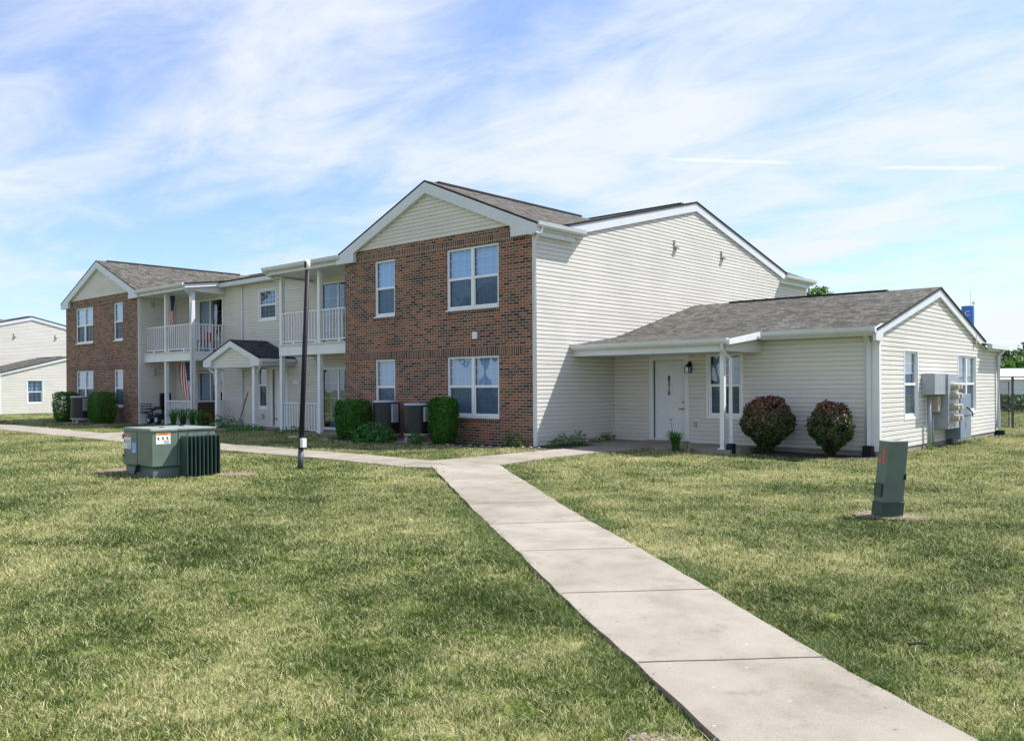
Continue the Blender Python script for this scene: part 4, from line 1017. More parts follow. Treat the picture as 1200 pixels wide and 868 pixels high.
leaf_obj('leaves', M['plantL'], t, 160, samp, 0.07); tag(leaf_obj('blossoms', M['opetal'], t, 120, samp, 0.06))

# broom against the wall
t = thing('broom', 'broom leaning upright against the siding behind the portico', 'broom', (-14.75, 1.05, 0.12))
MB().tube([(0, 0, 0.3), (0.02, 0.3, 1.25)], 0.022, 8).build('handle', M['wood'], t)
MB().tube([(0, 0, 0.32), (0, -0.02, 0.02)], 0.05, 12, 0.17).build('bristles', M['found'], t)

# mobility scooter on the left porch
t = thing('mobility_scooter', 'dark mobility scooter with wire basket parked on the left porch', 'mobility scooter', (-19.62, 0.36, 0.13), math.radians(8)); t.scale = (1.12, 1.12, 1.15)
def wheel(x, y):
    w = MB(); w.tube([(x, y-0.05, 0.15), (x, y+0.05, 0.15)], 0.15, 20); w.build('wheel', M['tyre'], t)
    w = MB(); w.tube([(x, y-0.06, 0.15), (x, y-0.045, 0.15)], 0.085, 16); w.build('wheel_hub', M['hub'], t)
wheel(0.28, -0.22); wheel(0.28, 0.22); wheel(-0.5, 0)
m = MB(); m.box((-0.35, -0.2, 0.16), (0.5, 0.2, 0.28)); m.box((0.1, -0.24, 0.28), (0.52, 0.24, 0.36)); m.build('chassis', M['black'], t, bevel=0.04)
m = MB(); m.tube([(0.25, 0, 0.3), (0.28, 0, 0.52)], 0.05, 8); m.box((0.05, -0.2, 0.5), (0.42, 0.2, 0.6)); m.box((0.36, -0.2, 0.55), (0.46, 0.2, 1.05)); m.build('seat', M['black'], t, bevel=0.03)
m = MB(); m.tube([(-0.3, 0, 0.26), (-0.38, 0, 0.45), (-0.2, 0, 0.5)], 0.035, 8); m.tube([(-0.35, 0, 0.3), (-0.9, 0, 0.4)], 0.022, 6); m.tube([(-0.38, -0.22, 0.52), (-0.38, 0.22, 0.52)], 0.02, 8); m.build('steering_column', M['black'], t)
m = MB()
for x in (-1.02, -0.68):
    for y in (-0.16, 0.16): m.tube([(x, y, 0.4), (x-0.03*(x < -0.9), y, 0.68)], 0.01, 5)
for z in (0.4, 0.5, 0.6, 0.68): m.tube([(-1.04, -0.17, z), (-0.66, -0.17, z), (-0.66, 0.17, z), (-1.04, 0.17, z), (-1.04, -0.17, z)], 0.013, 5)
for k in range(5): m.tube([(-1.02+0.085*k, -0.17, 0.4), (-1.02+0.085*k, 0.17, 0.4)], 0.011, 4)
m.build('basket', M['pole_grey'], t)

# flags
def flag(loc, w, h, label, rz, tilt, flip=False):
    t = thing('flag', label, 'flag', loc, rz)
    n = 13
    mats = [M['red'], M['fwhite'], M['navy']]
    m = MB(); zs = 14
    for k in range(n):
        for j in range(zs):
            u0, u1 = w*k/n, w*(k+1)/n; v0, v1 = -h*j/zs, -h*(j+1)/zs
            canton = (k >= 6 if flip else k < 7) and j < zs*0.42
            m.m = 2 if canton else k % 2
            def off(u, v): return (u+tilt*v+0.03*math.sin(v*3), 0.04*math.sin(u*11+v*2.5), v)
            m.face([off(u0, v0), off(u0, v1), off(u1, v1), off(u1, v0)])
    m.build('flag_cloth', mats, t)
    # stars
    s = MB()
    for a in range(4):
        for b in range(5):
            u = w*((0.53+0.1*a) if flip else 0.06+0.12*a); v = -h*(0.05+0.07*b)
            p = (u+tilt*v+0.03*math.sin(v*3), 0.04*math.sin(u*11+v*2.5)-0.006, v)
            s.face([(p[0]+0.013*math.cos(q*1.2566+1.57), p[1], p[2]+0.013*math.sin(q*1.2566+1.57)) for q in (0, 2, 4, 1, 3)])
    s.build('stars', M['fwhite'], t)
    MB().tube([(-0.05, 0, 0.02), (w+0.05, 0, 0.02)], 0.012, 6).build('pole', M['fwhite'], t)
flag((-19.35, 0.55, 5.10), 0.62, 1.35, 'stars and stripes flag hanging vertically above the upper left balcony', 0.1, 0.0, True)
flag((-18.65, 0.75, 2.52), 0.62, 1.65, 'large stars and stripes flag hanging at the lower left porch', 0.25, -0.14, True)
# red chair behind the upper railing
t = thing('balcony_chair', 'red chair standing behind the upper left balcony rail', 'chair', (-17.15, 1.05, 2.9), 0.4)
MB().box((-0.25, -0.25, 0.38), (0.25, 0.25, 0.44)).build('seat', M['red'], t, bevel=0.02); MB().box((-0.22, 0.2, 0.44), (0.12, 0.25, 0.74)).build('backrest', M['red'], t, bevel=0.02)
for a in (-0.22, 0.22):
    for c in (-0.22, 0.22): MB().tube([(a, c, 0), (a, c, 0.38)], 0.018, 6).build('leg', M['black'], t)

# ------------------------------------------------------------------ transformer
TZ = 0.085
tr = thing('pad_transformer', 'boxy green pad-mounted transformer cabinet with cooling fins on the lawn', 'transformer', (-0.28, -9.0, TZ))
W_, D_, H_, SP = 1.02, 1.09, 0.80, 0.44       # x extent (towards -x), y extent, height, seam position
b = MB(); b.box((-W_+0.03, 0.03, 0.005), (-0.03, D_-0.03, 0.185)); b.build('base_skirt', M['green'], tr, 0.006)
b = MB(); b.box((-W_+0.03, 0.022, 0.165), (-0.022, D_-0.03, 0.172)); b.build('skirt_seam', M['greend'], tr)
b = MB(); b.box((-W_, 0, 0.195), (0, SP-0.004, H_-0.03)); b.build('front_cabinet', M['green'], tr, 0.014)
b = MB(); b.box((-W_, SP+0.004, 0.19), (-0.008, D_, H_-0.03)); b.build('tank', M['green'], tr, 0.012)
b = MB(); b.prism([(-W_-0.015, H_-0.035), (0.015, H_-0.035), (0.015, H_-0.008), (-0.02, H_+0.008), (-W_+0.02, H_+0.008), (-W_-0.015, H_-0.008)], 0.015, -SP+0.002); b.v = [(x, y, z) for (x, y, z) in b.v]
b = MB(((0, 0, 0), (1, 0), (0, 1))); b.prism([(-W_-0.015, H_-0.035), (0.015, H_-0.035), (0.015, H_-0.008), (-0.02, H_+0.008), (-W_+0.02, H_+0.008), (-W_-0.015, H_-0.008)], -0.015, SP-0.004); b.build('hood', M['greent'], tr, 0.006)
b = MB(); b.box((-W_-0.01, SP+0.004, H_-0.033), (0.010, D_+0.015, H_+0.004)); b.build('tank_lid', M['greent'], tr, 0.008)
for (x, y) in ((-0.35, 0.33), (-0.7, 0.85)): MB().tube([(x, y, H_), (x, y, H_+0.02)], 0.04, 12).build('lifting_plug', M['greend'], tr)
rd = MB(); rd.box((0.0, 0.47, 0.06), (0.055, 1.02, H_-0.15)); r_ = rd.build('radiator', M['greend'], tr)
nf = 9
for i in range(nf):
    y = 0.465+(1.025-0.465)*i/(nf-1)
    MB().box((0.055, y-0.008, 0.035), (0.27, y+0.008, H_-0.12)).build('radiator_fin', M['greend'], r_, 0.003)
b = MB(); b.tube([(0.16, 0.45, H_-0.14), (0.16, 1.03, H_-0.14)], 0.018, 8); b.build('radiator_header', M['green'], r_)
for y in (0.56, 0.93):
    MB().tube([(0.012, y+0.06, H_-0.06), (0.07, y-0.01, H_-0.13), (0.2, y-0.02, H_-0.125)], 0.008, 6).build('lifting_rod', M['black'], tr)
b = MB(); b.box((-0.50, -0.03, 0.10), (-0.42, 0.0, 0.22)); b.tube([(-0.46, -0.03, 0.2), (-0.48, -0.05, 0.06)], 0.02, 6); b.build('padlock', M['black'], tr, 0.004)
b = MB(((0, 0, 0), (1, 0), (0, -1))); b.box((-0.52, 0.0, 0.2), (-0.505, 0.004, H_-0.04)); b.build('door_seam', M['greend'], tr)
for z in (0.3, 0.62): MB().tube([(-W_+0.01, -0.012, z), (-W_+0.01, -0.012, z+0.07)], 0.012, 8).build('hinge', M['green'], tr)
# stickers
def sticker(F, u0, u1, z0, z1, head, name='warning_label', txt=True):
    s = MB(F); s.box((u0, 0.0, z0), (u1, 0.003, z1)); o = s.build(name, M['swhite'], tr)
    hh = (z1-z0)*0.2
    MB(F).box((u0+0.004, 0.003, z1-hh), (u1-0.004, 0.0042, z1-0.004)).build('header_band', M[head], o)
    d = MB(F)
    if txt:
        for k, (a, c) in enumerate(((0.1, 0.28), (0.42, 0.60), (0.72, 0.88))):
            uu = u0+(u1-u0)*a; d.box((uu, 0.003, z0+(z1-z0)*0.45), (uu+(u1-u0)*0.10, 0.0041, z0+(z1-z0)*0.62)); d.box((uu+0.01, 0.003, z0+(z1-z0)*0.38), (uu+(u1-u0)*0.15, 0.0041, z0+(z1-z0)*0.44))
        for k in range(3): d.box((u0+(u1-u0)*0.55, 0.003, z0+(z1-z0)*(0.08+0.09*k)), (u0+(u1-u0)*0.9, 0.0041, z0+(z1-z0)*(0.11+0.09*k)))
        d.build('pictogram', M['ink'], o)
    return o
FE = ((0.0, 0, 0), (0, 1), (1, 0)); FS = ((0, 0, 0), (1, 0), (0, -1))
s1 = sticker(FE, 0.07, 0.31, 0.56, 0.74, 'sorange')
RE = Matrix.Rotation(math.pi/2, 4, 'Z') @ Matrix.Rotation(math.pi/2, 4, 'X'); RS = Matrix.Rotation(math.pi/2, 4, 'X')
text_mesh('WARNING', 0.03, s1, Matrix.Translation((0.0046, 0.19, 0.720)) @ RE, M['ink'], 'warning_text', 0.0003)
s2 = sticker(FS, -1.005, -0.74, 0.46, 0.70, 'sred'); text_mesh('DANGER', 0.03, s2, Matrix.Translation((-0.872, -0.0046, 0.674)) @ RS, M['swhite'], 'danger_text', 0.0003)
MB(FS).box((-0.70, 0, 0.40), (-0.545, 0.003, 0.57)).build('blue_label', M['sblue'], tr); MB(FS).box((-0.64, 0.003, 0.42), (-0.60, 0.0042, 0.45)).build('seal_mark', M['swhite'], tr)
pad = MB(); pad.box((-1.62, -9.13, -0.05), (0.05, -7.75, 0.092)); o = pad.build('transformer_pad', M['conc'], None, 0.015); tag(o, 'low concrete pad under the green transformer cabinet', 'concrete pad')

def patch(name, cx_, cy_, rx_, ry_, mat, label, cat, n=28, dz=0.014, seed=0, kind=None):
    m = MB(); ring = []
    for k in range(n):
        a = 2*math.pi*k/n; f = 1+0.28*noise.noise(Vector((math.cos(a)*1.5+seed, math.sin(a)*1.5, 0.3)))
        x, y = cx_+rx_*f*math.cos(a), cy_+ry_*f*math.sin(a); ring.append((x, y, gz(x, y)+dz))
    c = (cx_, cy_, gz(cx_, cy_)+dz+0.012)
    for k in range(n): m.face([c, ring[k], ring[(k+1) % n]])
    o = m.build(name, mat); o['kind'] = kind or 'structure'; o['label'] = label
    return o
patch('bare_soil', -1.75, -8.6, 0.45, 0.7, M['soil'], 'bare brown soil left of the transformer pad', 'soil', seed=3)
patch('bare_soil', 0.15, -7.75, 0.3, 0.3, M['soil'], 'bare gravelly soil beside the transformer fins', 'soil', seed=5)

# ------------------------------------------------------------------ leaning black pole stub
pz = gz(0.2, -6.5)
pl = thing('lamp_pole', 'leaning black metal pole with its lamp missing on the lawn', 'pole', (0.2, -6.56, pz-0.03))
tx, ty, tz = 0.11, 0.10, 3.55
k = MB(); k.tube([(0, 0, 0), (tx*0.5, ty*0.5, tz*0.5), (tx, ty, tz)], 0.046, 14, 0.041); k.build('shaft', M['black'], pl, smooth=True)
k = MB(); k.tube([(0, 0, 0), (tx*0.1, ty*0.1, 0.38)], 0.052, 12, 0.051); k.build('highlight_sleeve', M['pole_grey'], pl, smooth=True)  # paler grey tube stands for the lit highlight low on the black pole
k = MB(); k.tube([(tx, ty, tz), (tx, ty, tz+0.17)], 0.047, 14, 0.044); k.build('top_collar', M['swhite'], pl, smooth=True)
k = MB(); k.box((tx-0.022, ty-0.055, tz+0.03), (tx+0.022, ty-0.03, tz+0.14)); k.build('open_socket', M['black'], pl)
k = MB(); k.box((0.035, -0.03, 0.42), (0.115, 0.06, 0.58)); k.build('receptacle', M['swhite'], pl, 0.008)
k = MB(); k.tube([(-0.2, -0.1, 0.60), (0.06, 0.03, 0.61)], 0.008, 5); k.build('wire', M['metal'], pl)

# ------------------------------------------------------------------ leaning utility pedestal
pd = thing('utility_pedestal', 'leaning green utility pedestal with orange paint marks on the right lawn', 'utility box', (9.66, -4.98, 0.0), math.radians(48)); pd.scale = (0.88, 0.88, 1.0)
def lean(mb): mb.v = [(x+0.085*z, y-0.055*z, z) for (x, y, z) in mb.v]; return mb
b = MB(); b.box((-0.148, -0.135, -0.03), (0.148, 0.135, 0.19)); lean(b).build('base', M['greend'], pd, 0.006)
b = MB(); b.prism([(-0.138, 0.19), (0.138, 0.19), (0.13, 0.87), (-0.13, 0.87)], 0.12, -0.12); lean(b).build('cover', M['green'], pd, 0.008)
b = MB(); b.box((-0.136, -0.125, 0.87), (0.136, 0.125, 0.893)); lean(b).build('cap', M['greent'], pd, 0.006)
FW = ((-0.138, 0, 0), (0, 1), (-1, 0))
b = MB(FW); b.box((-0.08, -0.01, 0.25), (0.09, 0.025, 0.40)); lean(b).build('hinge_flap', M['greend'], pd, 0.003)
b = MB(((0, -0.12, 0), (1, 0), (0, -1))); b.box((0.11, 0, 0.45), (0.143, 0.012, 0.51)); lean(b).build('latch', M['black'], pd, 0.003)
def xw(z): return -0.138+0.008*(z-0.19)/0.68
for (u0, u1, z0, z1, lab) in ((-0.055, 0.0, 0.68, 0.81, 0), (-0.065, -0.015, 0.625, 0.665, 0), (0.03, 0.085, 0.635, 0.675, 0)):
    m = MB(); n = 14; ring = []
    for q in range(n):
        t = 6.2832*q/n; y = (u0+u1)/2+(u1-u0)/2*math.cos(t)*(1+0.25*math.sin(t*5+u0*90)); z = (z0+z1)/2+(z1-z0)/2*math.sin(t)*(1+0.15*math.cos(t*4)); ring.append((xw(z)-0.003, y, z))
    m.face(ring); lean(m).build('paint_mark', M['orange'], pd)
patch('bare_soil', 9.68, -4.92, 0.46, 0.30, M['stone'], 'ring of pale gravel around the leaning pedestal', 'gravel', seed=9)

# ------------------------------------------------------------------ ground, walks, beds
def axis(breaks):
    out = []
    for (a, b, st) in breaks: out += list(np.arange(a, b, st))
    return out+[breaks[-1][1]]
xs = axis([(-700, -120, 58), (-120, -60, 10), (-60, -20, 2), (-20, 20, 0.5), (20, 60, 4), (60, 700, 64)])
ys = axis([(-300, -40, 26), (-40, -16, 3), (-16, 6, 0.5), (6, 60, 3), (60, 700, 64)])
V = [(x, y, gz(x, y)) for y in ys for x in xs]; nx = len(xs)
Fc = [(j*nx+i, j*nx+i+1, (j+1)*nx+i+1, (j+1)*nx+i) for j in range(len(ys)-1) for i in range(nx-1)]
me = bpy.data.meshes.new('lawn'); me.from_pydata(V, [], Fc); lawn = link('lawn', me, None, M['lawn']); tag(lawn, 'patchy sunlit lawn around the building', None, None, 'structure')
for p in me.polygons: p.use_smooth = True

def slab(name, left, right, th, label, wob=0.0, step=0.25):
    """walk between two edge polylines of equal length, following the ground"""
    L_, R_ = [], []
    for k in range(len(left)-1):
        d = (Vector(left[k+1])-Vector(left[k])).length; n = max(1, int(d/step))
        for i in range(n):
            t = i/n; L_.append(Vector(left[k]).lerp(Vector(left[k+1]), t)); R_.append(Vector(right[k]).lerp(Vector(right[k+1]), t))
    L_.append(Vector(left[-1])); R_.append(Vector(right[-1]))
    m = MB(); n = len(L_)
    cols = 4; rows = []
    for i in range(n):
        row = []
        for c in range(cols+1):
            p = L_[i].lerp(R_[i], c/cols)
            if c in (0, cols) and wob: p = p+(R_[i]-L_[i]).normalized()*wob*noise.noise(Vector((p.x*3, p.y*3, 1)))
            row.append((p.x, p.y, gz(p.x, p.y)+th))
        rows.append(row)
    for i in range(n-1):
        for c in range(cols): m.face([rows[i][c], rows[i+1][c], rows[i+1][c+1], rows[i][c+1]])
        for c, (a, b) in ((0, (rows[i][0], rows[i+1][0])), (cols, (rows[i+1][cols], rows[i][cols]))):
            m.face([a, (a[0], a[1], a[2]-0.15), (b[0], b[1], b[2]-0.15), b])
    a, b = rows[0][0], rows[0][-1]
    o = m.build(name, M['conc']); tag(o, label, None, None, 'structure'); return o
nearL = [(1.50, -4.64), (5.96, -7.99), (7.72, -9.32), (9.22, -10.46), (10.44, -11.33), (12.6, -12.95), (16.5, -15.9)]
nearR = [(2.25, -3.62), (6.55, -6.98), (8.40, -8.40), (9.92, -9.57), (11.18, -10.58), (13.33, -12.12), (17.24, -15.04)]
slab('near_walk', nearL, nearR, 0.034, 'straight concrete walk running towards the viewer', 0.022, 0.12)
farU = [(2.08, -4.02), (0.9, -4.02), (-3.2, -4.08), (-9, -4.08), (-14, -3.90), (-20, -3.62), (-30, -3.4), (-48, -3.2)]
farD = [(2.08, -4.6), (1.3, -5.12), (-3.2, -5.28), (-9, -5.36), (-14, -5.30), (-20, -5.10), (-30, -4.9), (-48, -4.7)]
slab('front_walk', farU, farD, 0.026, 'concrete walk running parallel to the building front')
slab('porch_walk', [(0.87, -4.5), (0.92, -1.4), (0.95, 0.2), (0.85, 1.60)], [(2.35, -4.1), (2.05, -1.8), (2.0, -0.2), (2.2, 1.60)], 0.030, 'concrete walk branching to the porch of the wing')
slab('portico_walk', [(-14.6, -4.0), (-14.5, 0.3)], [(-13.3, -4.0), (-13.3, 0.3)], 0.022, 'short concrete walk leading to the portico')
# control joints across the walks
m = MB()
def joint(a, b, dz, w=0.0055):
    a, b = Vector(a), Vector(b); d = (b-a).normalized(); q = Vector((-d.y, d.x))*w; n = 5
    for k in range(n):
        p0, p1 = a.lerp(b, k/n), a.lerp(b, (k+1)/n); o0 = 0.003*math.sin(k*2.1)*Vector((-d.y, d.x)); o1 = 0.003*math.sin((k+1)*2.1)*Vector((-d.y, d.x))
        m.face([(p.x, p.y, gz(p.x, p.y)+dz) for p in (p0-q+o0, p1-q+o1, p1+q+o1, p0+q+o0)])
for (a, b) in (((11.70, -12.26), (12.42, -11.52)), ((10.43, -11.31), (11.17, -10.56)), ((9.15, -10.39), (9.91, -9.57)), ((7.88, -9.43), (8.62, -8.57)), ((6.62, -8.46), (7.30, -7.56)), ((5.32, -7.49), (6.04, -6.60)), ((4.06, -6.54), (4.75, -5.61)), ((2.85, -5.62), (3.5, -4.64))): joint(a, b, 0.0375)
for x in (-0.4, -2.1, -3.8, -5.5, -7.2, -8.9, -10.6): joint((x, -4.10), (x, -5.25), 0.0295)
for y in (-2.6, -1.2, 0.2): joint((0.95, y), (2.03, y), 0.0335)
o = m.build('walk_joint', M['joint']); tag(o, 'dark control joints across the concrete walks', None, None, 'structure')
# planting beds
def bed(name, pts, mat, label, dz=0.012):
    m = MB(); m.face([(x, y, gz(x, y)+dz) for (x, y) in pts])
    bm = bmesh.new(); me = bpy.data.meshes.new(name); me.from_pydata(m.v, [], m.f); bm.from_mesh(me)
    bmesh.ops.triangulate(bm, faces=bm.faces); bmesh.ops.subdivide_edges(bm, edges=bm.edges, cuts=6, use_grid_fill=True)
    for v in bm.verts: v.co.z = gz(v.co.x, v.co.y)+dz+0.03*max(0, noise.noise(v.co*3))
    bm.to_mesh(me); bm.free(); o = link(name, me, None, mat); tag(o, label, None, None, 'structure'); return o
bed('mulch_bed', [(4.26, 1.95), (5.2, 1.85), (6.3, 2.1), (6.95, 2.6), (6.78, 3.27), (4.26, 3.27)], M['mulch'], 'dark mulch bed under the two burgundy bushes')
bed('mulch_bed', [(-7.1, -0.02), (-6.6, -1.25), (-5.4, -1.75), (-3.6, -1.5), (-2.2, -1.15), (0.1, -0.75), (0.85, -0.4), (0.85, 1.5), (0.02, 1.5), (0.02, -0.02)], M['mulch'], 'dark soil bed along the brick wall and the siding corner')
bed('mulch_bed', [(-27.5, -0.02), (-27.3, -1.5), (-22.3, -1.3), (-20.7, -0.4), (-20.6, -0.02)], M['mulch'], 'dark soil bed along the far left brick front')
patch('bare_soil', 11.36, -12.16, 0.42, 0.20, M['drysoil'], 'bare stony soil along the left edge of the near walk', 'soil', seed=14, dz=0.006)
patch('bare_soil', 11.92, -12.60, 0.5, 0.2, M['drysoil'], 'bare stony soil along the near walk at the bottom of the picture', 'soil', seed=17, dz=0.005)

# ---- stones in the bed edge
m = []
GS = 'pale stones along the soil bed edge'
me = bpy.data.meshes.new('stone'); bm = bmesh.new(); bmesh.ops.create_icosphere(bm, subdivisions=2, radius=0.06)
for v in bm.verts: v.co *= 1+0.25*noise.noise(v.co*14); v.co.z *= 0.6
bm.to_mesh(me); bm.free(); me.materials.append(M['stone'])
for (x, y, s) in [(-6.5+0.27*k+random.uniform(-.08, .08), -1.33-0.38*math.sin(min(1, k/8)*2.6)+random.uniform(-.06, .06), random.uniform(0.6, 1.2)) for k in range(10)]+[(-1.9+0.2*k, -1.0+0.05*k+random.uniform(-.06, .06), random.uniform(0.5, 1.1)) for k in range(13)]:
    o = bpy.data.objects.new('stone', me); C.objects.link(o); o.location = (x, y, 0.13); o.scale = (s, s*0.8, s); o.rotation_euler = (0, 0, random.uniform(0, 6))
    tag(o, 'small pale stone in the row edging the soil bed below the brick front', 'stone', GS)

# ------------------------------------------------------------------ grass blades
TC = bpy.data.collections.new('grass_tufts')
def tuft(name, nb, rad, hmin, hmax, w, lean_=0.6, mat='blade', seg=3):
    V, Fc = [], []
    for i in range(nb):
        a = random.uniform(0, 6.28); r = rad*math.sqrt(random.random()); bx, by = r*math.cos(a), r*math.sin(a)
        h = random.uniform(hmin, hmax); la = random.uniform(0, 6.28); ln = h*random.uniform(0.15, lean_)*1.3; ta = random.uniform(0, 6.28); px, py = math.cos(ta)*w/2, math.sin(ta)*w/2
        k0 = len(V)
        for k in range(seg+1):
            s = k/seg; cx0 = bx+math.cos(la)*ln*s*s; cy0 = by+math.sin(la)*ln*s*s; z = h*s*(1-0.18*s)
            if k == seg: V.append((cx0, cy0, z))
            else: V += [(cx0-px*(1-s*0.55), cy0-py*(1-s*0.55), z), (cx0+px*(1-s*0.55), cy0+py*(1-s*0.55), z)]
        for k in range(seg-1): j = k0+2*k; Fc.append((j, j+1, j+3, j+2))
        j = k0+2*(seg-1); Fc.append((j, j+1, j+2))
    me = bpy.data.meshes.new(name); me.from_pydata(V, [], Fc); me.materials.append(M[mat])
    return bpy.data.objects.new(name, me)
near_t = [tuft('tuft_mesh', 34, 0.075, 0.022, 0.05, 0.0042, 0.9) for _ in range(5)]
far_t = [tuft('coarse_tuft_mesh', 46, 0.16, 0.022, 0.05, 0.008, 0.9, seg=2) for _ in range(4)]
lush_t = [tuft('lush_tuft_mesh', 26, 0.065, 0.035, 0.085, 0.005, 0.9, 'lushL') for _ in range(3)]
def make_coll(name, objs):
    c = bpy.data.collections.new(name)
    for o in objs: c.objects.link(o)
    return c
cN, cF, cL = make_coll('near_tufts', near_t), make_coll('far_tufts', far_t), make_coll('lush_tufts', lush_t)
def inst(name, pts, coll, smin, smax, label):
    me = bpy.data.meshes.new(name); me.from_pydata(pts, [], []); o = link(name, me); tag(o, label, 'grass', None, 'stuff')
    ng = bpy.data.node_groups.new(name+'_scatter', 'GeometryNodeTree')
    ng.interface.new_socket(name='Geometry', in_out='INPUT', socket_type='NodeSocketGeometry'); ng.interface.new_socket(name='Geometry', in_out='OUTPUT', socket_type='NodeSocketGeometry')
    gi, go = ng.nodes.new('NodeGroupInput'), ng.nodes.new('NodeGroupOutput')
    ip = ng.nodes.new('GeometryNodeInstanceOnPoints'); ci = ng.nodes.new('GeometryNodeCollectionInfo')
    ci.inputs['Collection'].default_value = coll; ci.inputs['Separate Children'].default_value = True; ci.inputs['Reset Children'].default_value = True
    ip.inputs['Pick Instance'].default_value = True
    rv = ng.nodes.new('FunctionNodeRandomValue'); rv.data_type = 'FLOAT_VECTOR'; rv.inputs[0].default_value = (-0.12, -0.12, 0); rv.inputs[1].default_value = (0.12, 0.12, 6.283)
    rs = ng.nodes.new('FunctionNodeRandomValue'); rs.data_type = 'FLOAT'; rs.inputs[2].default_value = smin; rs.inputs[3].default_value = smax; rs.inputs['Seed'].default_value = 5
    L = ng.links.new
    L(gi.outputs[0], ip.inputs['Points']); L(ci.outputs[0], ip.inputs['Instance']); L(rv.outputs[0], ip.inputs['Rotation']); L(rs.outputs[1], ip.inputs['Scale']); L(ip.outputs[0], go.inputs[0])
    md = o.modifiers.new('scatter', 'NODES'); md.node_group = ng
    return o
CX, CY = 13.065, -15.272; YAW = 0.7321
fdir = (-math.sin(YAW), math.cos(YAW)); rdir = (math.cos(YAW), math.sin(YAW))
def inpoly(x, y, P):
    c = np.zeros(len(x), bool); n = len(P); j = n-1
    for i in range(n):
        xi, yi = P[i]; xj, yj = P[j]
        cond = ((yi > y) != (yj > y)) & (x < (xj-xi)*(y-yi)/(yj-yi+1e-12)+xi); c ^= cond; j = i
    return c
wob_e = 0.03
polys = [nearL+nearR[::-1], farU+farD[::-1], [(0.87, -4.1), (0.92, -1.4), (0.95, 0.2), (0.85, 3.2), (4.2, 3.2), (4.2, 1.6), (2.2, 1.6), (2.0, -0.2), (2.05, -1.8), (2.12, -3.72)],
         [(-27.74, 0), (0, 0), (0, 3.28), (6.79, 3.28), (6.79, 13.3), (0, 15.6), (-27.7, 15.6)], [(-54.8-28, 0), (-54.8, 0), (-54.8, 3.4), (-48.0, 3.4), (-48.0, 14), (-54.8, 15.6), (-83, 15.6)],
         [(-1.60, -9.1), (0.03, -9.1), (0.03, -7.77), (-1.60, -7.77)], [(-14.6, -4.0), (-14.5, 0.3), (-13.3, 0.3), (-13.3, -4)],
         [(4.26, 1.98), (5.2, 1.9), (6.3, 2.15), (6.9, 2.6), (6.9, 3.27), (4.26, 3.27)], [(-7.1, -0.02), (-6.6, -1.2), (-5.4, -1.7), (-3.6, -1.45), (-2.2, -1.1), (0.1, -0.7), (0.8, -0.35), (0.85, 1.5), (0.02, 1.5)], [(-27.5, 0), (-27.3, -1.45), (-22.3, -1.25), (-20.7, -0.35), (-20.6, 0.02)],
         [(-11, 0.3), (-7.1, 0.3), (-7.1, 1.6), (-11, 1.6)]]
def soft_patches(x, y):
    bad = np.zeros(len(x), bool)
    for (a, b, r1, r2, p) in ((-1.75, -8.6, 0.42, 0.65, 0.8), (0.15, -7.75, 0.28, 0.3, 0.7), (9.68, -4.92, 0.40, 0.28, 0.75), (11.36, -12.16, 0.36, 0.2, 0.8), (11.92, -12.60, 0.42, 0.22, 0.85), (9.68, -4.98, 0.19, 0.19, 1)):
        q = ((x-a)/r1)**2+((y-b)/r2)**2; bad |= (q < 1) & (rng.random(len(x)) < p)
    return bad
def scatter(d0, d1, dens, halfang, grow=0.0):
    n = int(dens*(d1*d1-d0*d0)*math.tan(halfang))
    d = np.sqrt(rng.random(n)*(d1*d1-d0*d0)+d0*d0); u = (rng.random(n)*2-1)*math.tan(halfang)*d
    x = CX+fdir[0]*d+rdir[0]*u; y = CY+fdir[1]*d+rdir[1]*u
    keep = ~soft_patches(x, y)
    for P in polys:
        ins = inpoly(x, y, P); keep &= ~ins
    x, y = x[keep], y[keep]
    return [(float(a), float(b), gz(float(a), float(b))-0.004) for a, b in zip(x, y)]
HA = math.radians(38); HB = math.radians(58)
inst('grass', scatter(1.2, 7.0, 330, HB), cN, 0.65, 1.15, 'mown grass blades close to the viewer')
inst('grass', scatter(7.0, 13.0, 150, math.radians(48)), cN, 0.95, 1.5, 'mown grass blades across the middle lawn')
inst('grass', scatter(13.0, 30.0, 42, math.radians(45)), cF, 0.9, 1.4, 'mown grass across the lawn near the building')
inst('grass', scatter(30.0, 70.0, 7, HA), cF, 1.1, 1.8, 'distant mown grass between the buildings')
# lusher fringe along walk edges
fr = []
def fringe(P, n, off, sp):
    for _ in range(n):
        k = random.randrange(len(P)-1); a, b = Vector(P[k]), Vector(P[k+1])
        if random.random() > (b-a).length/4: continue
        t = random.random(); p = a.lerp(b, t); d = (b-a).normalized(); q = Vector((-d.y, d.x))*(off*(0.02+abs(random.gauss(0, sp)))); p = p+q
        if noise.noise(Vector((p.x*0.9, p.y*0.9, 4))) < -0.02: continue
        fr.append((p.x, p.y, gz(p.x, p.y)-0.005))
fringe(nearL, 3200, -1, 0.13); fringe(nearR, 3800, 1, 0.15)
fr = [p for p in fr if not inpoly(np.array([p[0]]), np.array([p[1]]), polys[0])[0] and not inpoly(np.array([p[0]]), np.array([p[1]]), polys[1])[0]]
inst('grass', fr, cL, 0.55, 1.0, 'longer green grass tufts fringing the near walk')
lt = []
for _ in range(9000):
    d = math.sqrt(random.random()*(13**2-2.5**2)+2.5**2); u_ = random.uniform(-1, 1)*math.tan(HA)*d
    x, y = CX+fdir[0]*d+rdir[0]*u_, CY+fdir[1]*d+rdir[1]*u_
    if noise.noise(Vector((x*1.3, y*1.3, 9)))+0.5*noise.noise(Vector((x*4, y*4, 2))) > 0.34 and not any(inpoly(np.array([x]), np.array([y]), P)[0] for P in (polys[0], polys[1], polys[5])): lt.append((x, y, gz(x, y)-0.006))
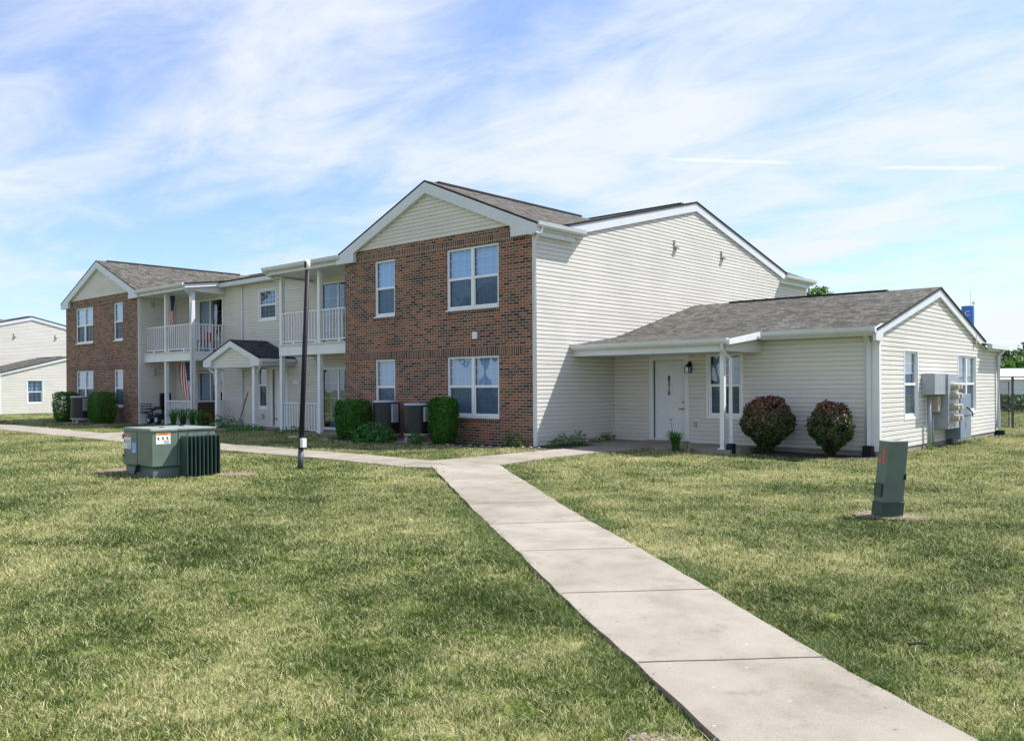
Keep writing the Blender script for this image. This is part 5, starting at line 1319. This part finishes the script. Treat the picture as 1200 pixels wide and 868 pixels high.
inst('grass', lt, cL, 0.35, 0.75, 'denser darker clumps of grass scattered through the lawn')
# clippings / debris on the walk and lawn
o = MB(); o.tube([(11.46, -10.06, 0.045), (11.50, -10.02, 0.05), (11.55, -10.0, 0.046)], 0.011, 6, 0.004); o = o.build('bark_chip', M['mulch']); tag(o, 'dark bark chip lying on the grass right of the walk', 'bark chip')

pebs = []
for q in range(4):
    pm = bpy.data.meshes.new('pebble_mesh'); bm = bmesh.new(); bmesh.ops.create_icosphere(bm, subdivisions=1, radius=0.012)
    for v in bm.verts: v.co *= 1+0.4*noise.noise(v.co*90+Vector((q, 0, 0))); v.co.z *= 0.6
    bm.to_mesh(pm); bm.free(); pm.materials.append(M['stone'] if q % 2 else M['drysoil']); pebs.append(bpy.data.objects.new('pebble_mesh', pm))
for q in range(3): pebs.append(tuft('straw_mesh', 5, 0.03, 0.012, 0.03, 0.003, 2.6, 'strawL'))
cP = make_coll('pebbles', pebs); pp = []
for (a, b, r1, r2, n) in ((11.36, -12.16, 0.42, 0.20, 900), (11.92, -12.60, 0.45, 0.2, 600), (9.68, -4.92, 0.46, 0.3, 900), (-1.75, -8.6, 0.45, 0.7, 500), (0.15, -7.75, 0.3, 0.3, 250)):
    for _ in range(n):
        t_ = random.uniform(0, 6.28); r_2 = math.sqrt(random.random()); x, y = a+r1*r_2*math.cos(t_), b+r2*r_2*math.sin(t_); pp.append((x, y, gz(x, y)+0.016))
inst('gravel', pp, cP, 0.4, 1.5, 'small pebbles and dead straw on the bare soil patches')['category'] = 'gravel'
# ------------------------------------------------------------------ trees
def tree(loc, h, cr, label, trunk=0.3, n=9000, leaf=0.22, mat='treeL', seed=1, squash=0.8, nm='tree', group=None):
    t = thing(nm, label, 'tree', loc, 0, group); rnd = random.Random(seed)
    ch = h*0.62; cz = h-ch/2
    m = MB(); m.tube([(0, 0, -0.3), (0.05*h*0.1, 0, h*0.3), (0, 0.02*h, h*0.62)], trunk, 9, trunk*0.45); m.build('trunk', M['bark'], t)
    blobs = []
    for k in range(16):
        a = rnd.uniform(0, 6.28); e = rnd.uniform(-0.8, 0.95); rr = cr*0.62*math.sqrt(1-e*e*0.8)*rnd.uniform(0.6, 1.1)
        blobs.append((math.cos(a)*rr, math.sin(a)*rr, cz+e*ch*0.38, cr*rnd.uniform(0.28, 0.48)))
    lm = MB()
    for b in blobs: lm.tube([(0, 0, h*0.3), (b[0]*0.5, b[1]*0.5, (h*0.35+b[2])/2), b[:3]], trunk*0.3, 5, trunk*0.06)
    lm.build('limb', M['bark'], t)
    def samp():
        b = rnd.choice(blobs)
        while True:
            v = Vector((rnd.gauss(0, 1), rnd.gauss(0, 1), rnd.gauss(0, 1))).normalized(); r = rnd.random()**0.4
            p = Vector(b[:3])+Vector((v.x, v.y, v.z*squash))*b[3]*r*(1+0.35*noise.noise(v*2.3+Vector((b[0], b[1], seed))))
            return tuple(p), (v.x, v.y, v.z+0.3)
    leaf_obj('crown', M[mat], t, n, samp, leaf, aspect=0.7)
    return t
def DP(px, d, y=452):
    a = (px-600)/1001.5; return (CX+d*(fdir[0]+a*rdir[0]), CY+d*(fdir[1]+a*rdir[1]))
def P3(px, d, z): x, y = DP(px, d); return (x, y, z)
tree(P3(956, 62, 0), 8.6, 2.6, 'green leafy tree top rising behind the siding building roof', 0.22, 7000, 0.22, 'treeL2', 3)
GT = 'trees on the horizon at the right'
for i, (px, d, h, r, mt, lb) in enumerate(((1184, 120, 6.4, 3.6, 'treeL', 'tall dark round tree on the horizon at the right edge'), (1172, 105, 4.2, 2.2, 'treeL2', 'low light green tree on the horizon beside the wing'),
                                     (1204, 110, 4.6, 3.0, 'treeL2', 'yellow-green tree cut by the right picture edge'), (1230, 120, 7.5, 4.5, 'treeL', 'large dark tree beyond the right picture edge'), (1290, 110, 8, 5, 'treeL', 'broad dark tree far right beyond the picture'))):
    tree(P3(px, d, 0), h, r, lb, 0.25, 5200, 0.34, mt, 20+i, group=GT)
GR = 'street trees behind the viewer'
for i, (x, y, h, r, lb) in enumerate(((-22, -42, 11, 5, 'round tree behind the viewer at the far left'), (-8, -50, 13, 6, 'tall tree behind the viewer on the left'), (9, -52, 10, 5, 'round tree straight behind the viewer'),
                                  (46, -6, 12, 5.5, 'tall tree to the right of the viewer'), (50, 9, 10, 5, 'round tree right of the wing'), (47, 24, 13, 6, 'large tree far right of the wing'), (-36, -36, 10, 5, 'tree across the lawn far to the left'))):
    tree((x, y, 0), h, r, lb, 0.3, 6000, 0.4, 'treeL', 40+i, group=GR)

# ------------------------------------------------------------------ right background: tower, shed, fence
tx_, ty_ = DP(1134.5, 300)
wt = thing('water_tower', 'blue water tower with antennas rising behind the wing gable', 'water tower', (tx_, ty_, 0))
m = MB(); m.tube([(0, 0, 18), (0, 0, 28.6)], 2.0, 28); m.build('tank', M['tank'], wt)
m = MB(); m.tube([(0, 0, -0.5), (0, 0, 18)], 1.1, 20); m.build('pedestal', M['tank'], wt)
m = MB(); m.tube([(0.9, 0, 28.6), (0.9, 0, 34)], 0.05, 6); m.build('antenna', M['metal'], wt)
m = MB(); m.tube([(1.9, -0.5, 27.9), (1.9, -0.5, 30.4)], 0.10, 6); m.box((1.5, -0.8, 29.2), (2.5, -0.2, 29.9)); m.build('antenna', M['swhite'], wt)
m = MB(); 
va = math.atan2(CY-ty_, CX-tx_)
for k in range(20):
    a0, a1 = 0.6+k*0.25, 0.6+(k+1)*0.25
    if a1 > 5.7: break
    pt = []
    for (aa, rr) in ((a0, 0.62), (a1, 0.62), (a1, 0.85), (a0, 0.85)):
        s_ = rr*math.cos(aa)/2.02+va; pt.append((2.02*math.cos(s_), 2.02*math.sin(s_), 26.0+rr*math.sin(aa)))
    m.face(pt)
m.build('tank_emblem', M['fwhite'], wt)

sx, sy = DP(1160, 72)
sh = thing('metal_shed', 'long low white metal shed behind the chain-link fence', 'shed', (sx, sy, 0), math.radians(38))
m = MB(); m.box((0, 0, -0.2), (26, 9, 1.9)); m.build('wall', M['barn'], sh)
m = MB(); m.prism([(-0.3, 1.88), (26.3, 1.88), (26.3, 2.0), (-0.3, 2.0)], 0.3, -9.3); 
m = MB(); m.face([(-0.3, -0.3, 1.88), (26.3, -0.3, 1.88), (26.3, 4.5, 2.85), (-0.3, 4.5, 2.85)]); m.face([(-0.3, 9.3, 1.88), (26.3, 9.3, 1.88), (26.3, 4.5, 2.85), (-0.3, 4.5, 2.85)]); m.face([(-0.05, 0, 1.88), (-0.05, 9, 1.88), (-0.05, 4.5, 2.83)]); m.build('roof', M['barn'], sh)
hx, hy = DP(1166, 45)
hg = thing('background_hedge', 'dark low hedge seen through the chain-link fence', 'hedge', (hx, hy, 0), YAW)
def samp():
    x = random.uniform(0, 14); y = random.gauss(0, 0.35); z = random.random()**0.7*0.95; return (x, y, z), (0, -0.3, 1)
leaf_obj('foliage', M['treeL'], hg, 14000, samp, 0.14)
# chain-link fence: line parallel to the picture plane about 29 m out
fx0, fy0 = DP(1163, 29.2)
fc = thing('chain_link_fence', 'grey chain-link fence with posts at the right edge beyond the wing', 'fence', (fx0, fy0, 0), YAW)
Lf = 6.0; Hf = 1.76
m = MB()
c = 0.062
k = -Hf
while k < Lf:
    for sgn in (1, -1):
        a0, z0, a1, z1 = (k, 0.05, k+Hf, Hf) if sgn > 0 else (k, Hf, k+Hf, 0.05)
        sl_ = (z1-z0)/(a1-a0)
        if a0 < 0: z0 += sl_*(0-a0); a0 = 0
        if a1 > Lf: z1 -= sl_*(a1-Lf); a1 = Lf
        if a1 > a0: 
            q = 0.0042
            m.face([(a0, 0.001*sgn, z0-q), (a1, 0.001*sgn, z1-q), (a1, 0.001*sgn, z1+q), (a0, 0.001*sgn, z0+q)])
    k += c*1.35
m.build('wire_mesh', M['pole_grey'], fc)
m = MB(); m.tube([(0, 0, Hf), (Lf, 0, Hf)], 0.022, 8); m.build('top_rail', M['pole_grey'], fc)
m = MB(); m.tube([(0, 0, Hf*0.77), (Lf, 0, Hf*0.77)], 0.012, 8); m.build('mid_rail', M['metal'], fc)
for x in (0.70, 3.1, 5.5): MB().tube([(x, 0.02, -0.1), (x, 0.02, Hf+0.03)], 0.042, 10).build('fence_post', M['pole_grey'], fc)
gt_ = thing('fence_gate', 'chain-link gate with square frame next to the wing corner downspout', 'gate', (fx0+0.0, fy0+0.0, 0), YAW)
m = MB(); m.tube([(-0.55, -0.1, 0.08), (0.5, -0.1, 0.08), (0.5, -0.1, 1.6), (-0.55, -0.1, 1.6), (-0.55, -0.1, 0.08)], 0.028, 8); m.tube([(-0.5, -0.1, 0.82), (0.5, -0.1, 0.78)], 0.03, 8); m.build('gate_frame', M['pole_grey'], gt_)
m = MB()
k = -0.5-1.5
while k < 0.5:
    for sgn in (1, -1):
        a0, z0, a1, z1 = (k, 0.1, k+1.5, 1.6) if sgn > 0 else (k, 1.6, k+1.5, 0.1)
        sl_ = (z1-z0)/(a1-a0)
        if a0 < -0.55: z0 += sl_*(-0.55-a0); a0 = -0.55
        if a1 > 0.5: z1 -= sl_*(a1-0.5); a1 = 0.5
        if a1 > a0: m.face([(a0, -0.1+0.001*sgn, z0-0.0042), (a1, -0.1+0.001*sgn, z1-0.0042), (a1, -0.1+0.001*sgn, z1+0.0042), (a0, -0.1+0.001*sgn, z0+0.0042)])
    k += 0.084
m.build('wire_mesh', M['pole_grey'], gt_)
for i, (x, y, lb) in enumerate(((0.25, 1.6, 'dark thin stake behind the gate'), (1.05, 2.1, 'dark thin stake behind the fence at the right edge'))):
    u = Vector((fx0, fy0, 0))+Vector((rdir[0], rdir[1], 0))*x+Vector((fdir[0], fdir[1], 0))*y
    m = MB(); m.tube([(0, 0, -0.1), (0.03, 0, 1.25)], 0.035, 8, 0.03); o = m.build('stake', M['bark']); o.location = u; tag(o, lb, 'stake', 'stakes behind the fence')

# ------------------------------------------------------------------ sky, sun
SUN = Vector((0.38, 0.60, 1.0)).normalized()
elev = math.asin(SUN.z); rot = math.atan2(SUN.x, SUN.y)
w = bpy.data.worlds.new('World'); scene.world = w; w.use_nodes = True
nt = w.node_tree; L = nt.links.new; bg = nt.nodes['Background']
sky = N(nt, 'ShaderNodeTexSky'); sky.sky_type = 'NISHITA'; sky.sun_disc = False; sky.sun_elevation = elev; sky.sun_rotation = rot
sky.altitude = 0; sky.air_density = 1.0; sky.dust_density = 0.6; sky.ozone_density = 1.6
tc = N(nt, 'ShaderNodeTexCoord'); sp = N(nt, 'ShaderNodeSeparateXYZ'); L(tc.outputs['Generated'], sp.inputs[0])
mxz = N(nt, 'ShaderNodeMath', operation='MAXIMUM'); mxz.inputs[1].default_value = 0.03; L(sp.outputs['Z'], mxz.inputs[0])
az = N(nt, 'ShaderNodeMath', operation='ADD'); az.inputs[1].default_value = 0.10; L(mxz.outputs[0], az.inputs[0])
dx_ = N(nt, 'ShaderNodeMath', operation='DIVIDE'); L(sp.outputs['X'], dx_.inputs[0]); L(az.outputs[0], dx_.inputs[1])
dy_ = N(nt, 'ShaderNodeMath', operation='DIVIDE'); L(sp.outputs['Y'], dy_.inputs[0]); L(az.outputs[0], dy_.inputs[1])
cb = N(nt, 'ShaderNodeCombineXYZ'); L(dx_.outputs[0], cb.inputs[0]); L(dy_.outputs[0], cb.inputs[1])
def cloud(scale, sx_, sy_, rotz, detail, rough, dist, seed):
    mp = N(nt, 'ShaderNodeMapping'); mp.inputs['Rotation'].default_value = (0, 0, rotz); mp.inputs['Scale'].default_value = (sx_, sy_, 1); mp.inputs['Location'].default_value = (seed, seed*0.7, seed)
    L(cb.outputs[0], mp.inputs['Vector']); n = noise_n(nt, mp.outputs[0], scale, detail, rough); n.inputs['Distortion'].default_value = dist
    return n.outputs['Fac']
c1 = cloud(0.42, 1.0, 1.5, 0.9, 8, 0.52, 0.6, 5.3)
c2 = cloud(1.9, 1.0, 1.9, 0.75, 12, 0.6, 0.5, 2.4)
ma = N(nt, 'ShaderNodeMath', operation='MULTIPLY'); ma.inputs[1].default_value = 0.70; L(c1, ma.inputs[0])
mb2 = N(nt, 'ShaderNodeMath', operation='MULTIPLY_ADD'); mb2.inputs[1].default_value = 0.30; L(c2, mb2.inputs[0]); L(ma.outputs[0], mb2.inputs[2])
cr = N(nt, 'ShaderNodeMapRange'); cr.interpolation_type = 'SMOOTHSTEP'; cr.inputs['From Min'].default_value = 0.39; cr.inputs['From Max'].default_value = 0.60; cr.inputs['To Min'].default_value = 0.16; cr.inputs['To Max'].default_value = 0.95
L(mb2.outputs[0], cr.inputs['Value'])
mix = N(nt, 'ShaderNodeMix', data_type='RGBA'); L(cr.outputs[0], mix.inputs[0]); skm = N(nt, 'ShaderNodeMix', data_type='RGBA', blend_type='MULTIPLY'); skm.inputs[0].default_value = 1.0; L(sky.outputs[0], skm.inputs[6]); skm.inputs[7].default_value = (1.02, 1.24, 1.62, 1); L(skm.outputs[2], mix.inputs[6]); mix.inputs[7].default_value = (6.3, 6.65, 7.3, 1)
sky_out = mix.outputs[2]
def streak(pa, pb, wdt, amt):
    global sky_out
    def dirn(px, py):
        a_, b_ = (px-600)/1001.5, (451.95-py)/1001.5
        return Vector((fdir[0]+a_*rdir[0], fdir[1]+a_*rdir[1], b_)).normalized()
    A, B = dirn(*pa), dirn(*pb); nn = A.cross(B).normalized(); mid = (A+B).normalized(); half = A.angle(B)/2
    dn = N(nt, 'ShaderNodeVectorMath', operation='DOT_PRODUCT'); L(tc.outputs['Generated'], dn.inputs[0]); dn.inputs[1].default_value = nn
    ns = noise_n(nt, tc.outputs['Generated'], 60, 3); mz = N(nt, 'ShaderNodeMath', operation='MULTIPLY_ADD'); mz.inputs[1].default_value = 0.0022; mz.inputs[2].default_value = -0.0011; L(ns.outputs['Fac'], mz.inputs[0])
    ad = N(nt, 'ShaderNodeMath', operation='ADD'); L(dn.outputs['Value'], ad.inputs[0]); L(mz.outputs[0], ad.inputs[1])
    ab = N(nt, 'ShaderNodeMath', operation='ABSOLUTE'); L(ad.outputs[0], ab.inputs[0])
    m1 = N(nt, 'ShaderNodeMapRange'); m1.inputs['From Min'].default_value = wdt; m1.inputs['From Max'].default_value = 0.0; L(ab.outputs[0], m1.inputs['Value'])
    dm = N(nt, 'ShaderNodeVectorMath', operation='DOT_PRODUCT'); L(tc.outputs['Generated'], dm.inputs[0]); dm.inputs[1].default_value = mid
    m2 = N(nt, 'ShaderNodeMapRange'); m2.inputs['From Min'].default_value = math.cos(half); m2.inputs['From Max'].default_value = math.cos(half*0.6); m2.inputs['To Max'].default_value = amt; L(dm.outputs['Value'], m2.inputs['Value'])
    mm = N(nt, 'ShaderNodeMath', operation='MULTIPLY', use_clamp=True); L(m1.outputs[0], mm.inputs[0]); L(m2.outputs[0], mm.inputs[1])
    mx = N(nt, 'ShaderNodeMix', data_type='RGBA'); L(mm.outputs[0], mx.inputs[0]); L(sky_out, mx.inputs[6]); mx.inputs[7].default_value = (7.4, 7.7, 8.2, 1); sky_out = mx.outputs[2]
streak((770, 187), (945, 193), 0.0028, 0.55); streak((1022, 199), (1185, 200), 0.0026, 0.7)
L(sky_out, bg.inputs['Color']); bg.inputs['Strength'].default_value = 0.086

sd = bpy.data.lights.new('sun', 'SUN'); sd.energy = 5.0; sd.angle = math.radians(0.53); sd.color = (1.0, 0.965, 0.91)
so = bpy.data.objects.new('sun', sd); C.objects.link(so); so.rotation_euler = SUN.to_track_quat('Z', 'Y').to_euler(); so.location = (0, 0, 60)

# ------------------------------------------------------------------ camera
cd = bpy.data.cameras.new('camera'); cam = bpy.data.objects.new('camera', cd); C.objects.link(cam); scene.camera = cam
cd.sensor_width = 36; cd.lens = 36*1001.5/1200; cd.clip_end = 3000; cd.clip_start = 0.05
cd.shift_y = (451.95-434)/1200
cam.location = (CX, CY, 1.55)
f = Vector((fdir[0], fdir[1], 0)); r = Vector((rdir[0], rdir[1], 0)); u = Vector((0, 0, 1)); RO = 0.0053
r2 = r*math.cos(RO)-u*math.sin(RO); u2 = u*math.cos(RO)+r*math.sin(RO)
cam.matrix_world = Matrix(((r2.x, u2.x, -f.x, CX), (r2.y, u2.y, -f.y, CY), (r2.z, u2.z, -f.z, 1.55), (0, 0, 0, 1)))

scene.view_settings.view_transform = 'Standard'; scene.view_settings.look = 'None'; scene.view_settings.exposure = 0.74; scene.view_settings.gamma = 1.0
scene.render.engine = 'CYCLES'; scene.cycles.max_bounces = 8; scene.cycles.transparent_max_bounces = 16
